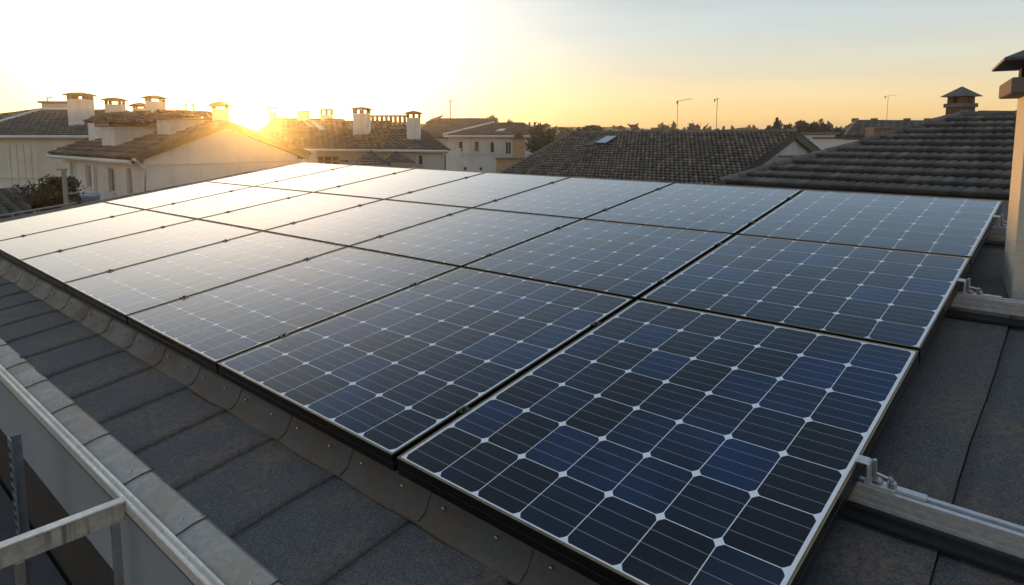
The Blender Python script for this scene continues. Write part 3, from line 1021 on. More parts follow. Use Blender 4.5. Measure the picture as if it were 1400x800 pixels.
# --- white gabled house, left of the sun
A, B = at(86, 211, 26.4), at(196, 217.5, 20.2)
eav = at(190, 216, 20.4).z
A, B = xy(A), xy(B)
d1 = (B - A).normalized(); g1 = Vector((-d1.y, d1.x, 0))
if g1.y < 0: g1 = -g1
Wd = 5.2
C, D = B + g1 * Wd, A + g1 * Wd
hb = thing('white_gabled_house', 'white house with brown tiled roof and small dormers left of the low sun', 'house', (A + C) / 2)
wb = Wall(A, B)
hol = [wb.rect(117, 225, 125, 257), wb.rect(148, 229, 157, 263), wb.rect(173, 230, 180.5, 266), wb.rect(128.5, 228, 133.5, 282)]
rz = eav + 1.12
apB, apA = B + g1 * Wd / 2 + UP * (rz - 0.12), A + g1 * Wd / 2 + UP * (rz - 0.12)
body(hb, [A, B, C, D], eav - 0.05, {0: hol}, M['white_wall'], gables=((1, apB), (3, apA)))
for k, h in enumerate(hol): window(wb, h, hb, M['shutter'] if k != 1 else M['glass'], M['trim'], bars=0 if k != 1 else 1)
ov = 0.42
e0, e1 = A - g1 * ov - d1 * 0.4 + UP * (eav - .02), B - g1 * ov + d1 * 0.16 + UP * (eav - .02)
r0, r1 = A + g1 * Wd / 2 - d1 * 0.4 + UP * rz, B + g1 * Wd / 2 + d1 * 0.16 + UP * rz
f0, f1 = C + g1 * ov + d1 * .16 + UP * (eav - .02), D + g1 * ov - d1 * .4 + UP * (eav - .02)
rf = roof_planes(hb, [(e0, e1, r0, r1), (f0, f1, r1, r0)], M['tile_brown'], 0.36, 0.30, 0.05, 0.05, 4, caps=((r0, r1), (e1 + UP * .03, r1), (f0 + UP * .03, r1)), cap_r=0.10)
gutter(hb, e0 + UP * -.10, e1 + UP * -.10, 0.075)
q = Wall(A - g1 * .02, B - g1 * .02)
pipe(hb, [hit(183, 218, q.A + q.n * .35, q.n), hit(191, 225, q.A + q.n * .12, q.n), hit(198, 229, q.A + q.n * .07, q.n), hit(199, 300, q.A + q.n * .07, q.n)])
pipe(hb, [hit(88, 214, q.A + q.n * .35, q.n), hit(97, 223, q.A + q.n * .08, q.n), hit(99, 300, q.A + q.n * .08, q.n)])
# string course on the gable
mb = MB(); wg = Wall(B, C); z = hit(300, 223.5, wg.A, wg.n).z
mb.box(wg.P(Wd / 2, z, 0.02), Wd, 0.045, 0.05, (wg.d, wg.n, UP)); mb.build('string_course', M['trim'], hb)
# dormers: boxes on the left slope with low tiled tops
slopeN = (r0 - e0).cross(e1 - e0).normalized()
for (xa, ya, xb, yb, yt, back, ytile, xt0, xt1) in ((157, 203, 222, 186, 171.5, 1.4, 157, 0, 0), (233, 187, 291, 173, 161.5, 1.2, 150, 0, 0)):
    P0 = hit(xa, ya, e0, slopeN)
    P1 = hit(xb, yb, P0, d1)
    zt_ = hit((xa + xb) / 2, yt, P0, d1).z
    span = (P1 - P0).dot(g1)
    dm = MB(); base = xy(P0)
    p = [base, base + g1 * span, base + g1 * span - d1 * back, base - d1 * back]
    zb_ = min(P0.z, P1.z) - 0.15
    zl = P0.z - .1
    dm.prism([Vector((q_.x, q_.y, zl)) for q_ in p], UP * (zt_ - zl))
    do = dm.build('dormer', M['white_wall'], hb)
    tm = MB()
    zz = zt_ + 0.02; o_ = 0.16
    pe = [p[0] - g1 * o_ + d1 * o_, p[1] + g1 * o_ + d1 * o_, p[2] + g1 * o_ - d1 * o_, p[3] - g1 * o_ - d1 * o_]
    pe = [Vector((t_.x, t_.y, zz)) for t_ in pe]
    rise = abs(at(xa, ytile, P0.y).z - at(xa, yt - 2, P0.y).z) * 0.85
    m0, m1 = (pe[0] + pe[3]) / 2 + UP * rise, (pe[1] + pe[2]) / 2 + UP * rise
    tile_slope(tm, pe[0], pe[1], m0, m1, 0.30, 0.13, 0.045, 0.05, 4)
    tile_slope(tm, pe[2], pe[3], m1, m0, 0.30, 0.13, 0.045, 0.05, 4)
    tm.prism([t_ - UP * .01 for t_ in pe], UP * -0.06)
    tm.face([pe[3], pe[0], m0]); tm.face([pe[1], pe[2], m1])
    ridge_caps(tm, m0, m1, 0.08, 0.3)
    tm.build('tiled_top', M['tile_red'], do)
# long parapet box behind the first dormer
bx = MB(); c = at(150, 180, 26.0)
bx.box((at(148, 180, 26).x, 26.6, (at(150, 168, 26).z + at(150, 194, 26).z) / 2), 2.1, 1.2, at(150, 168, 26).z - at(150, 194, 26).z, axes(-0.55))
dm2 = bx.build('dormer', M['white_wall'], hb)
tm = MB(); zz = at(150, 168, 26).z + .02
a_ = axes(-0.55); cc2 = Vector((at(163, 180, 26).x, 26.6, zz))
pe = [cc2 - a_[0] * 1.75 - a_[1] * .8, cc2 + a_[0] * 1.75 - a_[1] * .8, cc2 + a_[0] * 1.75 + a_[1] * .8, cc2 - a_[0] * 1.75 + a_[1] * .8]
m0, m1 = cc2 - a_[0] * 1.75 + UP * .40, cc2 + a_[0] * 1.75 + UP * .40
tile_slope(tm, pe[0], pe[1], m0, m1, 0.30, 0.19, 0.06, 0.05, 4); tile_slope(tm, pe[2], pe[3], m1, m0, 0.30, 0.19, 0.06, 0.05, 4)
tm.prism([t_ - UP * .01 for t_ in pe], UP * -0.06); tm.face([pe[3], pe[0], m0]); tm.face([pe[1], pe[2], m1])
tm.build('tiled_top', M['tile_red'], dm2)
# its chimneys
chimney(hb, 147, 170, 133, 138, 143, 160, 27.5, 0.25)
chimney(hb, 184, 203, 140, 146, 148, 164, 27.0, 0.25, wall=M['cream_wall'])
chimney(hb, 202, 226, 130, 135, 139, 166, 26.0, 0.25)
chimney(hb, 291, 315, 138, 146, 149, 176, 22.9, 0.3, wall=M['cream_wall'])
for px in (254, 264):
    mb = MB(); c = at(px, 152, 23.5); mb.tube([c - UP * .5, at(px, 142.5, 23.5)], 0.035, 8); mb.tube([at(px, 144, 23.5), at(px, 142, 23.5)], 0.07, 8); mb.build('vent_pipe', M['metal_dark'], hb)

# --- long grey roofed house, far left
A, B = xy(at(-120, 188, 34)), xy(at(170, 188, 34))
ha = thing('grey_roofed_house', 'cream house with slate grey hipped roof and wide panelled shutter, far left', 'house', (A + B) / 2)
zw = at(20, 187, 34).z
wa = Wall(A, B); hs = wa.rect(15, 198, 54, 272)
body(ha, [A, B, B + Vector((0, 9, 0)), A + Vector((0, 9, 0))], zw, {0: [hs]}, M['cream_wall'])
mb = MB()
for k in range(4):
    s0 = hs[0] + (hs[1] - hs[0]) * k / 4; s1 = hs[0] + (hs[1] - hs[0]) * (k + 1) / 4
    mb.box(wa.P((s0 + s1) / 2, (hs[2] + hs[3]) / 2, -0.05), s1 - s0 - 0.03, 0.05, hs[3] - hs[2], (wa.d, wa.n, UP))
mb.box(wa.P((hs[0] + hs[1]) / 2, (hs[2] + hs[3]) / 2, -0.10), hs[1] - hs[0], 0.04, hs[3] - hs[2], (wa.d, wa.n, UP))
mb.build('shutter', M['cream_wall'], ha)
for y in (223.5, 243):
    mb = MB(); z = hit(60, y, wa.A, wa.n).z
    if y > 240: mb.box(wa.P(wa.L / 2, z, 0.02), wa.L, 0.04, 0.05, (wa.d, wa.n, UP))
    else: mb.box(wa.P((hs[1] + wa.L) / 2 + .1, z, 0.02), wa.L - hs[1] - .2, 0.04, 0.05, (wa.d, wa.n, UP))
    mb.build('string_course', M['trim'], ha)
e0, e1 = at(-60, 185.5, 33.5), at(172, 185.5, 33.5)
r0, r1 = at(56, 151.5, 38), at(172, 150, 38)
r1.z = r0.z
roof_planes(ha, [(e0, e1, r0, r1), (e1 + Vector((0, 9, 0)), e0 + Vector((0, 9, 0)), r1, r0), (e0 + Vector((0, 9, 0)), e0, r0 + Vector((0, .01, 0)), r0)], M['tile_grey'], 0.34, 0.33, 0.03, 0.045, 3, caps=((r0, r1), ), cap_r=0.10)
mb = MB(); mb.tube([e0 + UP * .05, r0 + UP * .08], 0.085, 8); mb.tube([r0 + UP * .08, r0.lerp(r1, .45) + UP * .08], 0.085, 8); mb.build('hip_flashing', M['trim'], ha)
gutter(ha, e0 - UP * .06, e1 - UP * .06, 0.085)
chimney(ha, 100, 125, 126, 131, 136, 170, 35.6, 0.12, over=0.14)
mb = MB(); c = at(84, 150, 41); mb.box((c.x, c.y, c.z + .1), 1.6, 1.2, 0.5, axes(.1)); tb = mb.build('lantern', M['cream_wall'], ha)
mb = MB(); mb.box((c.x, c.y, c.z + .43), 1.9, 1.5, 0.12, axes(.1)); mb.build('slab', M['tile_brown'], tb)

# --- brown roof behind it
A, B = xy(at(-160, 186, 47)), xy(at(120, 186, 47))
hh = thing('brown_roofed_house', 'low brown tiled roof showing behind the slate grey roof, far left', 'house', (A + B) / 2)
zw = at(0, 180, 47).z
body(hh, [A, B, B + Vector((0, 8, 0)), A + Vector((0, 8, 0))], zw, None, M['cream_wall'])
e0, e1 = at(-160, 179, 46.6), at(124, 179, 46.6)
r0, r1 = at(62, 149, 51), at(124, 149, 51)
roof_planes(hh, [(e0, e1, r0, r1), (e1 + Vector((0, 9, 0)), e0 + Vector((0, 9, 0)), r1, r0)], M['tile_brown'], 0.36, 0.33, 0.05, 0.05, 3, caps=((e0, r0),), cap_r=.12)

# --- central brown roofed house under the sun
A, B = xy(at(330, 205, 34.6)), xy(at(610, 206, 33.4))
hc = thing('central_tiled_house', 'long cream house with brown tiled roof, two tall white chimneys and skylights beneath the sun', 'house', (A + B) / 2)
zw = at(480, 206, 34).z
wc = Wall(A, B)
hol = [wc.rect(419, 213, 464, 228), wc.rect(571, 212, 578, 226), wc.rect(605.5, 213, 609.5, 232)]
back = Vector((0.05, 9, 0))
body(hc, [A, B, B + back, A + back], zw, {0: hol}, M['cream_wall'])
window(wc, hol[0], hc, M['glass'], M['trim'], bars=3); window(wc, hol[1], hc, M['glass'], M['trim'], bars=0)
w_ = MB(); s0, s1, a, c = hol[2]; w_.box(wc.P((s0 + s1) / 2, (a + c) / 2, -.09), s1 - s0, .05, c - a, (wc.d, wc.n, UP)); w_.build('door', M['shutter'], hc)
mb = MB(); z = zw - .55; mb.box(wc.P(wc.L * .42, z, 0.06), wc.L * .22, .14, .10, (wc.d, wc.n, UP)); mb.build('lintel', M['tile_brown'], hc)
eL, eM, eR = at(326, 203, 34.2), at(519, 204.5, 32.9), at(613, 205.5, 33.2)
rL, rM, rR = at(374, 163, 39), at(534, 176.5, 37.2), at(577, 178, 37.4)
rK = at(470, 164.5, 39)
roof_planes(hc, [(eL, eM, rL, rM.lerp(rK, .0))], M['tile_brown'], 0.34, 0.33, 0.045, 0.05, 3, caps=((eM, rM), (rL, rK)), cap_r=.10)
mb = MB(); N_ = tile_slope(mb, eM, eR, rM, rR, 0.34, 0.33, 0.03, 0.045, 3)
mb.prism([p - N_ * .02 for p in (eM, eR, rR, rM)], N_ * -.14)
ridge_caps(mb, eR, rR, .09, .3)
mb.build('roof', M['tile_grey'], hc)
mb = MB()   # upper slope up to the ridge and the far side
N_ = tile_slope(mb, rM.lerp(rL, .0), rM.lerp(rL, .001), rK, rK.lerp(rL, .001), .34, .33, .03, .04, 3)
mb.face([rL, rM, rK]); mb.face([rK, rM, rR + Vector((0, .1, 0)), rR + back * .5 - UP * .9, rL + back * .5 - UP * 1.0, rL])
mb.build('roof', M['tile_brown'], hc)
gutter(hc, eL - UP * .06, eM - UP * .06, .08); gutter(hc, eM - UP * .06, eR - UP * .06, .08)
pipe(hc, [wc.P(wc.L - .15, zw - .1, .08), wc.P(wc.L - .15, 0, .08)])
chimney(hc, 484, 507, 146, 150, 155.5, 188, 35.6, 0.10, over=0.10)
chimney(hc, 556, 576, 151.5, 156, 161, 188, 35.4, 0.12, over=0.09)
chimney(hc, 406, 425, 152, 153, 153, 172, 38.6, 0.5, cap='none', wall=M['cream_wall'])
chimney(hc, 437, 457, 148, 151, 157, 170, 39.3, 0.35, wall=M['cream_wall'], over=0.08)
chimney(hc, 366, 380, 145, 148, 153, 168, 39.2, 0.3, wall=M['cream_wall'], over=0.14)
slN = (rL - eL).cross(eM - eL).normalized()
if slN.z < 0: slN = -slN
for pts in (((424, 168), (430, 167.5), (449, 180), (438, 181)), ((414, 167.5), (418, 167.5), (428, 175), (424, 176))):
    P_ = [hit(x, y, eL, slN) + slN * .09 for x, y in pts]
    mb = MB(); mb.prism(P_, slN * -.10); sk = mb.build('skylight', M['metal_dark'], hc)
    c_ = sum(P_, Vector()) / 4
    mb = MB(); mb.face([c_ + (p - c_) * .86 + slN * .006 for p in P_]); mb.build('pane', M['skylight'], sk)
# porch block left of its windows
mb = MB(); c = at(391, 217, 31.5); x0, x1 = at(366, 210, 31.5), at(416, 210, 31.5)
a = xy(x0); c = xy(x1); wp = Wall(a, c); hp = wp.rect(389.5, 210.5, 398, 228)
wall_open(mb, a, c, 0, x0.z + .06, [hp]); wall_open(mb, c, c + Vector((0, 2.2, 0)), 0, x0.z + .06); wall_open(mb, a + Vector((0, 2.2, 0)), a, 0, x0.z + .06)
z = x0.z + .06; mb.face([a + UP * z, c + UP * z, c + Vector((0, 2.2, z)), a + Vector((0, 2.2, z))])
mb.build('porch', M['cream_wall'], hc)
window(wp, hp, hc, M['shutter'], M['trim'], bars=1)

# --- low outbuilding with two small tiled gables
ho = thing('outbuilding', 'low outbuilding with two small grey tiled gable roofs in front of the cream house', 'outbuilding', xy(at(525, 230, 29)))
mb = MB()
for (xl, yl, xa, ya, xr, yr, Y) in ((484, 226, 508, 208.5, 533, 226, 28.0), (527, 224, 541, 210.5, 566, 221, 29.2)):
    l, a, r_ = at(xl, yl, Y), at(xa, ya, Y + 1.3), at(xr, yr, Y)
    l.z = r_.z = (l.z + r_.z) / 2
    bk = Vector((a.x / a.y * 2.6, 2.6, 0)); bq = bk * 1.5
    tile_slope(mb, l, r_, a, a + Vector((.02, 0, 0)), .26, .26, .02, .035, 3)
    tile_slope(mb, l + bq, l, a + bk, a, .26, .26, .02, .035, 3)
    tile_slope(mb, r_, r_ + bq, a, a + bk, .26, .26, .02, .035, 3)
    ridge_caps(mb, l, a, .06, .25); ridge_caps(mb, r_, a, .06, .25); ridge_caps(mb, a, a + bk, .06, .25)
mb.build('roof', M['tile_grey'], ho)
mb = MB(); c = at(525, 232, 30); mb.box((c.x, c.y + .8, (c.z + .05) / 2), 2.3, 2.2, c.z + .05, axes(0)); mb.build('wall', M['cream_wall'], ho)

# --- pierced roof terrace behind
hp_ = thing('terrace_house', 'house behind with a pierced brown balustrade on its roof terrace between two white chimneys', 'house', xy(at(530, 190, 45)))
a, c = at(500, 166, 45), at(556, 167, 45)
mb = MB(); mb.box(((a.x + c.x) / 2, 47.5, (a.z - .25) / 2), c.x - a.x, 5, a.z - .25, axes(0)); mb.build('wall', M['grey_wall'], hp_)
mb = MB(); 
for k in range(9):
    x = a.x + (c.x - a.x) * (k + .5) / 9
    mb.box((x, 45.1, a.z + .12), .17, .2, .40, axes(0))
mb.build('balusters', M['brick'], hp_)
mb = MB(); mb.box(((a.x + c.x) / 2, 45.1, a.z + .37), c.x - a.x + .15, .34, .12, axes(0)); mb.build('coping', M['tile_brown'], hp_)
mb = MB(); tile_slope(mb, at(498, 177, 44), at(558, 177, 44), at(500, 168, 45), at(556, 168, 45), .3, .3, .05, .05, 3); mb.build('roof', M['tile_brown'], hp_)

# --- dark roofed block behind the white building
hd_ = thing('dark_roofed_block', 'wide block with low dark roof behind the white building', 'building', xy(at(620, 190, 66)))
e0, e1, r0, r1 = at(555, 187, 62), at(702, 187, 62), at(596, 163, 70), at(668, 163, 70)
body(hd_, [xy(at(560, 187, 62.5)), xy(at(698, 187, 62.5)), xy(at(698, 187, 62.5)) + Vector((0, 14, 0)), xy(at(560, 187, 62.5)) + Vector((0, 14, 0))], e0.z, None, M['grey_wall'])
roof_planes(hd_, [(e0, e1, r0, r1), (e1 + Vector((0, 16, 0)), e0 + Vector((0, 16, 0)), r1, r0)], M['tile_dark'], .4, .45, .03, .05, 2, caps=((e0, r0), (r0, r1)), cap_r=.12)
mb = MB(); P_ = [at(582, 167, 67), at(596, 163, 67), at(606, 157, 69), at(590, 162, 69)]
mb.prism(P_, Vector((0, .1, -.14))); mb.build('solar_collector', M['metal_dark'], hd_)

# --- white building with windows
A, B = xy(at(613, 186, 55)), xy(at(727, 188, 55))
hw = thing('white_building', 'white two storey building with a row of small windows and dark hipped roof', 'building', (A + B) / 2)
ww = Wall(A, B); zw = at(660, 186, 55).z
hol = [ww.rect(622, 193, 633, 207.5), ww.rect(643, 193, 655, 208), ww.rect(665, 193.5, 676, 209), ww.rect(691, 194, 699, 211), ww.rect(633.5, 228, 638.5, 234), ww.rect(655, 228.5, 660, 234)]
body(hw, [A, B, B + Vector((2, 11, 0)), A + Vector((-1.2, 11, 0))], zw, {0: hol}, M['grey_wall'])
for k, h in enumerate(hol):
    w_ = window(ww, h, hw, M['glass'], M['trim'], bars=1 if k == 3 else 0, sill=k < 3)
    if k < 3:
        s0, s1, a, c = h; mb = MB(); mb.box(ww.P(s0 + (s1 - s0) * .27, (a + c) / 2, -.045), (s1 - s0) * .5, .04, c - a - .02, (ww.d, ww.n, UP)); mb.build('shutter', M['trim'], w_)
mb = MB(); z = hit(650, 211, ww.A, ww.n).z; mb.box(ww.P(ww.L / 2, z, .04), ww.L, .09, .10, (ww.d, ww.n, UP)); mb.build('string_course', M['trim'], hw)
e0, e1 = at(606, 185.5, 54.4), at(731, 187.5, 54.4); e1.z = e0.z
r0, r1 = at(676, 169, 60), at(716, 169, 60)
e2, e3 = e1 + Vector((2, 12, 0)), e0 + Vector((-1, 12, 0))
roof_planes(hw, [(e0, e1, r0, r1), (e1, e2, r1, r1 + Vector((.01, .02, 0))), (e3, e0, r0, r0 + Vector((.01, .01, 0))), (e2, e3, r1, r0)], M['tile_dark'], .36, .4, .03, .05, 2, caps=((e1, r1), (r0, r1)), cap_r=.12)
mb = MB(); mb.tube([e0 + UP * .1, r0 + UP * .14], .09, 7); mb.build('hip_flashing', M['trim'], hw)
gutter(hw, e0 - UP * .06, e1 - UP * .06, .09)
slN = (r0 - e0).cross(e1 - e0).normalized(); slN = slN if slN.z > 0 else -slN
P_ = [hit(x, y, e0, slN) + slN * .1 for x, y in ((677, 180), (684, 177.5), (692, 177), (688, 180))]
mb = MB(); mb.prism(P_, slN * -.12); sk = mb.build('skylight', M['trim'], hw)

# --- brick stack in front of it, golden sunlight put into its colour
bc = thing('brick_chimney', 'brick chimney, golden sunlight in its colour, stepped shoulder in front of the white building', 'chimney', xy(at(700, 240, 24)))
c = at(698, 218, 24); zt_ = at(698, 218, 24).z
mb = MB(); mb.box((c.x, c.y + .3, zt_ / 2), 1.0, .7, zt_, axes(.15)); mb.build('shoulder', M['sun_gold_brick'], bc)
c2 = at(709, 218, 24); z2 = at(709, 191, 24).z
mb = MB(); mb.box((c2.x, c2.y + .25, (zt_ + z2) / 2), .40, .40, z2 - zt_, axes(.15)); mb.build('shaft', M['sun_gold_brick'], bc)
mb = MB(); mb.box((c2.x, c2.y + .25, z2 + .03), .48, .48, .06, axes(.15)); mb.box((c.x, c.y + .3, zt_ + .03), 1.08, .78, .06, axes(.15)); mb.build('coping', M['stone'], bc)
mb = MB(); 
for s_ in (-1, 1): mb.box((c2.x + s_ * .10, c2.y + .25, z2 + .14), .10, .3, .18, axes(.15))
mb.tube([(c2.x, c2.y + .25, z2 + .04), (c2.x, c2.y + .25, z2 + .30)], [.12, .08], 8); mb.build('pot', M['tile_red'], bc)

# --- S-tiled gable house in the middle
rA, rB = at(783, 182.5, 20), at(1090, 180.5, 15.5)
eA = at(686, 237, 18.4)
Np = (rB - rA).cross(eA - rA).normalized(); Np = Np if Np.z > 0 else -Np
Ur = (rB - rA).normalized()
dn = Np.cross(Ur).normalized(); dn = dn if dn.z < 0 else -dn
k_ = (eA - rA).dot(dn) * 1.25
vd_ = (eA - rA).normalized()
eA2 = rA + vd_ * (eA - rA).length * 1.2; eB2 = rB + vd_ * (eA - rA).length * 1.2
bk = Vector((-vd_.x, -vd_.y, vd_.z)); k2 = 1.7
fA, fB = rA + bk * k2, rB + bk * k2
hm = thing('gable_house', 'house with long weathered S tiled roof, skylight and white gable end behind the array', 'house', xy((rA + rB) / 2 + vd_))
roof_planes(hm, [(eA2, eB2, rA, rB), (fB, fA, rB, rA)], M['tile_s'], 0.150, 0.118, 0.030, 0.034, 5, caps=((rA, rB),), cap_r=.07, profile='s')
mb = MB()
inn = -Ur * .10
e_, r_, f_ = eB2 + inn - Np * .05, rB + inn - UP * .06, fB + inn - UP * .05
mb.face([Vector((e_.x, e_.y, 0)), Vector((f_.x, f_.y, 0)), f_, r_, e_])
ia, ib = eA2 - Ur * -.2, rA - Ur * -.2
mb.face([xy(f_), xy(fA), fA - UP * .05, f_]); mb.face([xy(eA2), xy(e_), e_, eA2 - UP * .06]); mb.face([xy(fA), xy(eA2), eA2 - UP * .06, rA - UP * .06, fA - UP * .05])
mb.build('wall', M['white_wall'], hm)
mb = MB()
for p0_, p1_ in ((eB2, rB), (rB, fB)):
    d_ = (p1_ - p0_); mb.prism([p0_ + UP * .03, p0_ - UP * .055, p0_ - UP * .055 - Ur * .04, p0_ + UP * .03 - Ur * .04], d_)
mb.build('verge_board', M['tile_dark'], hm)
mb = MB(); gz = at(1080, 214.5, 15.3).z
gd = (f_ - e_); gd.z = 0; gd.normalize()
ga, gb_ = hit(1063, 215, rB + inn, Ur), hit(1112, 214, rB + inn, Ur)
mb.prism([ga + Ur * .002, gb_ + Ur * .002, gb_ + Ur * .002 + UP * .035, ga + Ur * .002 + UP * .035], Ur * .05); mb.build('string_course', M['stone'], hm)
P_ = [hit(x, y, rA, Np) + Np * .075 for x, y in ((812, 199), (829, 199.5), (846, 189), (831, 188.5))]
mb = MB(); mb.prism(P_, Np * -.09); sk = mb.build('skylight', M['metal_dark'], hm)
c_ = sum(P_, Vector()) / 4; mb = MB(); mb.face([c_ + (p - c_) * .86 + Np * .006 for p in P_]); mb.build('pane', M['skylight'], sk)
mb = MB(); mb.prism([hit(x, y, rA, Np) + Np * .07 for x, y in ((797, 202), (811, 202), (828, 189), (822, 189))], Np * -.05); mb.build('flashing', M['apron'], hm)
ridge_l = MB(); ridge_caps(ridge_l, eA2 + UP * .02, rA + UP * .02, .05, .2); ridge_l.build('verge_tiles', M['stone'], hm)

# --- dark tiled hip roof, right
e0, e1 = at(984, 252, 12.0), at(1425, 276, 8.6)
e1.z = e0.z
ap = at(1313, 160.5, 13.0)
Ue = (e1 - e0).normalized()
ap2 = ap + Ue * 3.2
e1x = e1 + Ue * 1.2
hr = thing('hip_roofed_house', 'house with big dark concrete tile hip roof and brown brick chimney, right', 'house', xy((e0 + e1 + ap + ap) / 4))
roof_planes(hr, [(e0, e1x, ap, ap2)], M['tile_dark'], 0.425, 0.150, 0.022, 0.075, 8, cap_r=.1, thick=.18, jitter=.05)
mb = MB(); pts_ = [e0.lerp(ap, k / 14) + UP * (.035 + .012 * math.sin(9.0 * k / 14)) for k in range(15)]
for k in range(14): ridge_caps(mb, pts_[k], pts_[k + 1], .085, .3)
ridge_caps(mb, ap + UP * .03, ap2 + UP * .03, .085, .3)
mb.tube([pts_[-1], ap + Ue * .15 + UP * .05], .10, 8)
mb.build('hip_caps', M['tile_dark'], hr)
pb = Vector((-Ue.y, Ue.x, 0)); pb = pb if pb.y > 0 else -pb
g0, g1_ = e0 + pb * 8.8, e1x + pb * 8.8
mb = MB(); N1 = tile_slope(mb, g0, e0, ap, ap + Vector((.01, .01, 0)), .425, .3, .03, .05, 3); tile_slope(mb, g1_, g0, ap2, ap, .425, .3, .03, .05, 3)
mb.build('rear_roof', M['tile_dark'], hr)
mb = MB(); w0, w1 = xy(e0) + pb * .35 + Ue * .3, xy(e1x) + pb * .35
p = [w0, w1, w1 + pb * 8, w0 + pb * 8]
for i in range(4): wall_open(mb, p[i], p[(i + 1) % 4], 0, e0.z - .08)
mb.build('wall', M['cream_wall'], hr)
mb = MB(); mb.tube([e0 - UP * .05, e1x - UP * .05], .06, 7); mb.build('gutter', M['stone'], hr)
# brick chimney
Yb = 14.0
c = at(1312, 162, Yb); wch = 30 / FPX * Yb * .78; axb = axes(.32)
z0_, z1_, z2_, z3_, z4_ = (at(1312, y, Yb).z for y in (185, 147, 141.5, 132.5, 118))
mb = MB(); mb.box((c.x, c.y, (z0_ + z1_) / 2), wch, wch, z1_ - z0_, axb); cb = mb.build('chimney', M['brick'], hr)
mb = MB(); mb.box((c.x, c.y, (z1_ + z2_) / 2), wch * 1.2, wch * 1.2, z2_ - z1_, axb); mb.build('slab', M['stone'], cb, bevel=.01)
mb = MB()
for i in (-1, 1):
    for j in (-1, 1): mb.box(Vector((c.x, c.y, (z2_ + z3_) / 2)) + axb[0] * i * wch * .30 + axb[1] * j * wch * .30, wch * .34, wch * .34, z3_ - z2_, axb)
mb.build('cowl', M['brick'], cb)
mb = MB(); e_ = wch * .72
cor = [Vector((c.x, c.y, z3_)) + axb[0] * i * e_ + axb[1] * j * e_ for i, j in ((-1, -1), (1, -1), (1, 1), (-1, 1))]
mb.face(list(reversed(cor)))
for k in range(4): mb.face([cor[k], cor[(k + 1) % 4], cor[(k + 1) % 4] + UP * .012, cor[k] + UP * .012]); mb.face([cor[k] + UP * .012, cor[(k + 1) % 4] + UP * .012, Vector((c.x, c.y, z4_))])
mb.build('cap', M['cap_metal'], cb)

# --- distant house, right
A, B = xy(at(1112, 191, 30)), xy(at(1300, 191, 30))
hg = thing('distant_dark_roofed_house', 'distant house with white walls, dark roof and small vents left of the brick chimney', 'house', (A + B) / 2)
body(hg, [A, B, B + Vector((3.6, 7, 0)), A + Vector((3.6, 7, 0))], at(1130, 191, 30).z, None, M['white_wall'])
mb = MB(); mb.prism([Vector((p_.x, p_.y, at(1130, 190, 30).z)) for p_ in (A + Vector((-.1, -.1, 0)), B + Vector((.1, -.1, 0)), B + Vector((2, 3.6, 0)), A + Vector((1.8, 3.6, 0)))], UP * .08); mb.build('parapet', M['tile_brown'], hg)
e0, e1, r0, r1 = at(1154, 186, 31), at(1310, 188, 31), at(1172, 165, 36), at(1300, 166, 36)
gv = Vector((5.6, 9, 0))
roof_planes(hg, [(e0, e1, r0, r1), (e1 + gv, e0 + gv, r1, r0)], M['tile_dark'], .36, .4, .012, .03, 2, caps=((r0, r1),), cap_r=.05)
mb = MB(); mb.face([e0 - UP * 1, e0, r0 - UP * .03, e0 + gv, e0 + gv - UP]); mb.build('gable', M['cream_wall'], hg)
mb = MB(); mb.tube([e0 + UP * .03, r0 + UP * .05], .07, 6); mb.build('verge_tiles', M['stone'], hg)
for px in (1169, 1195, 1240, 1268):
    mb = MB(); c = at(px, 164, 36); mb.box((c.x, c.y, c.z - .02), .26, .24, .22, axes(.2)); mb.build('vent', M['brick'], hg)
mb = MB(); c = at(1204, 190, 27); w_ = 32 / FPX * 27
mb.box((c.x, c.y, c.z), w_, .6, .55, axes(.1)); lb = mb.build('roof_hatch', M['stone'], hg)
mb = MB(); z = at(1204, 176, 27).z; mb.box((c.x, c.y, z + .02), w_ * 1.04, .7, .06, axes(.1))
for k in range(5): mb.box((c.x + w_ * (k - 2) / 4.6, c.y, (z + c.z + .27) / 2), .07, .5, z - c.z - .25, axes(.1))
mb.build('louvre', M['stone'], lb)

mb = MB(); a, c = at(1100, 187, 40), at(1142, 187, 40)
hz = thing('small_white_house', 'small pale house block among the brown trees', 'house', xy((a + c) / 2))
mb.box(((a.x + c.x) / 2, 42, (a.z + .1) / 2), c.x - a.x, 4, a.z + .1, axes(0)); mb.build('wall', M['grey_wall'], hz)
mb = MB(); mb.box(((a.x + c.x) / 2, 42, a.z + .2), c.x - a.x + .4, 4.4, .14, axes(0)); mb.build('roof', M['stone'], hz)

# --- low shed roof, bush, pole, fence, tank, far left by the array
sh_ = thing('shed', 'low shed with grey tiled roof at the left edge beside the bush', 'shed', xy(at(0, 290, 16)))
e0, e1, r0, r1 = at(-90, 303, 15), at(46, 297, 15.6), at(-80, 262, 19), at(38, 254, 19.6)
mb = MB(); N_ = tile_slope(mb, e0, e1, r0, r1, .3, .3, .03, .04, 4); mb.prism([p - N_ * .02 for p in (e0, e1, r1, r0)], N_ * -.1); mb.build('roof', M['tile_grey'], sh_)
mb = MB(); p = [xy(q) for q in (e0, e1, r1, r0)]
for i in range(4): mb.face([p[i], p[(i + 1) % 4], p[(i + 1) % 4] + UP * (e0.z - .1), p[i] + UP * (e0.z - .1)])
mb.face([p[3] + UP * (e0.z - .1), p[2] + UP * (e0.z - .1), r1 - UP * .1, r0 - UP * .1])
mb.build('wall', M['cream_wall'], sh_)

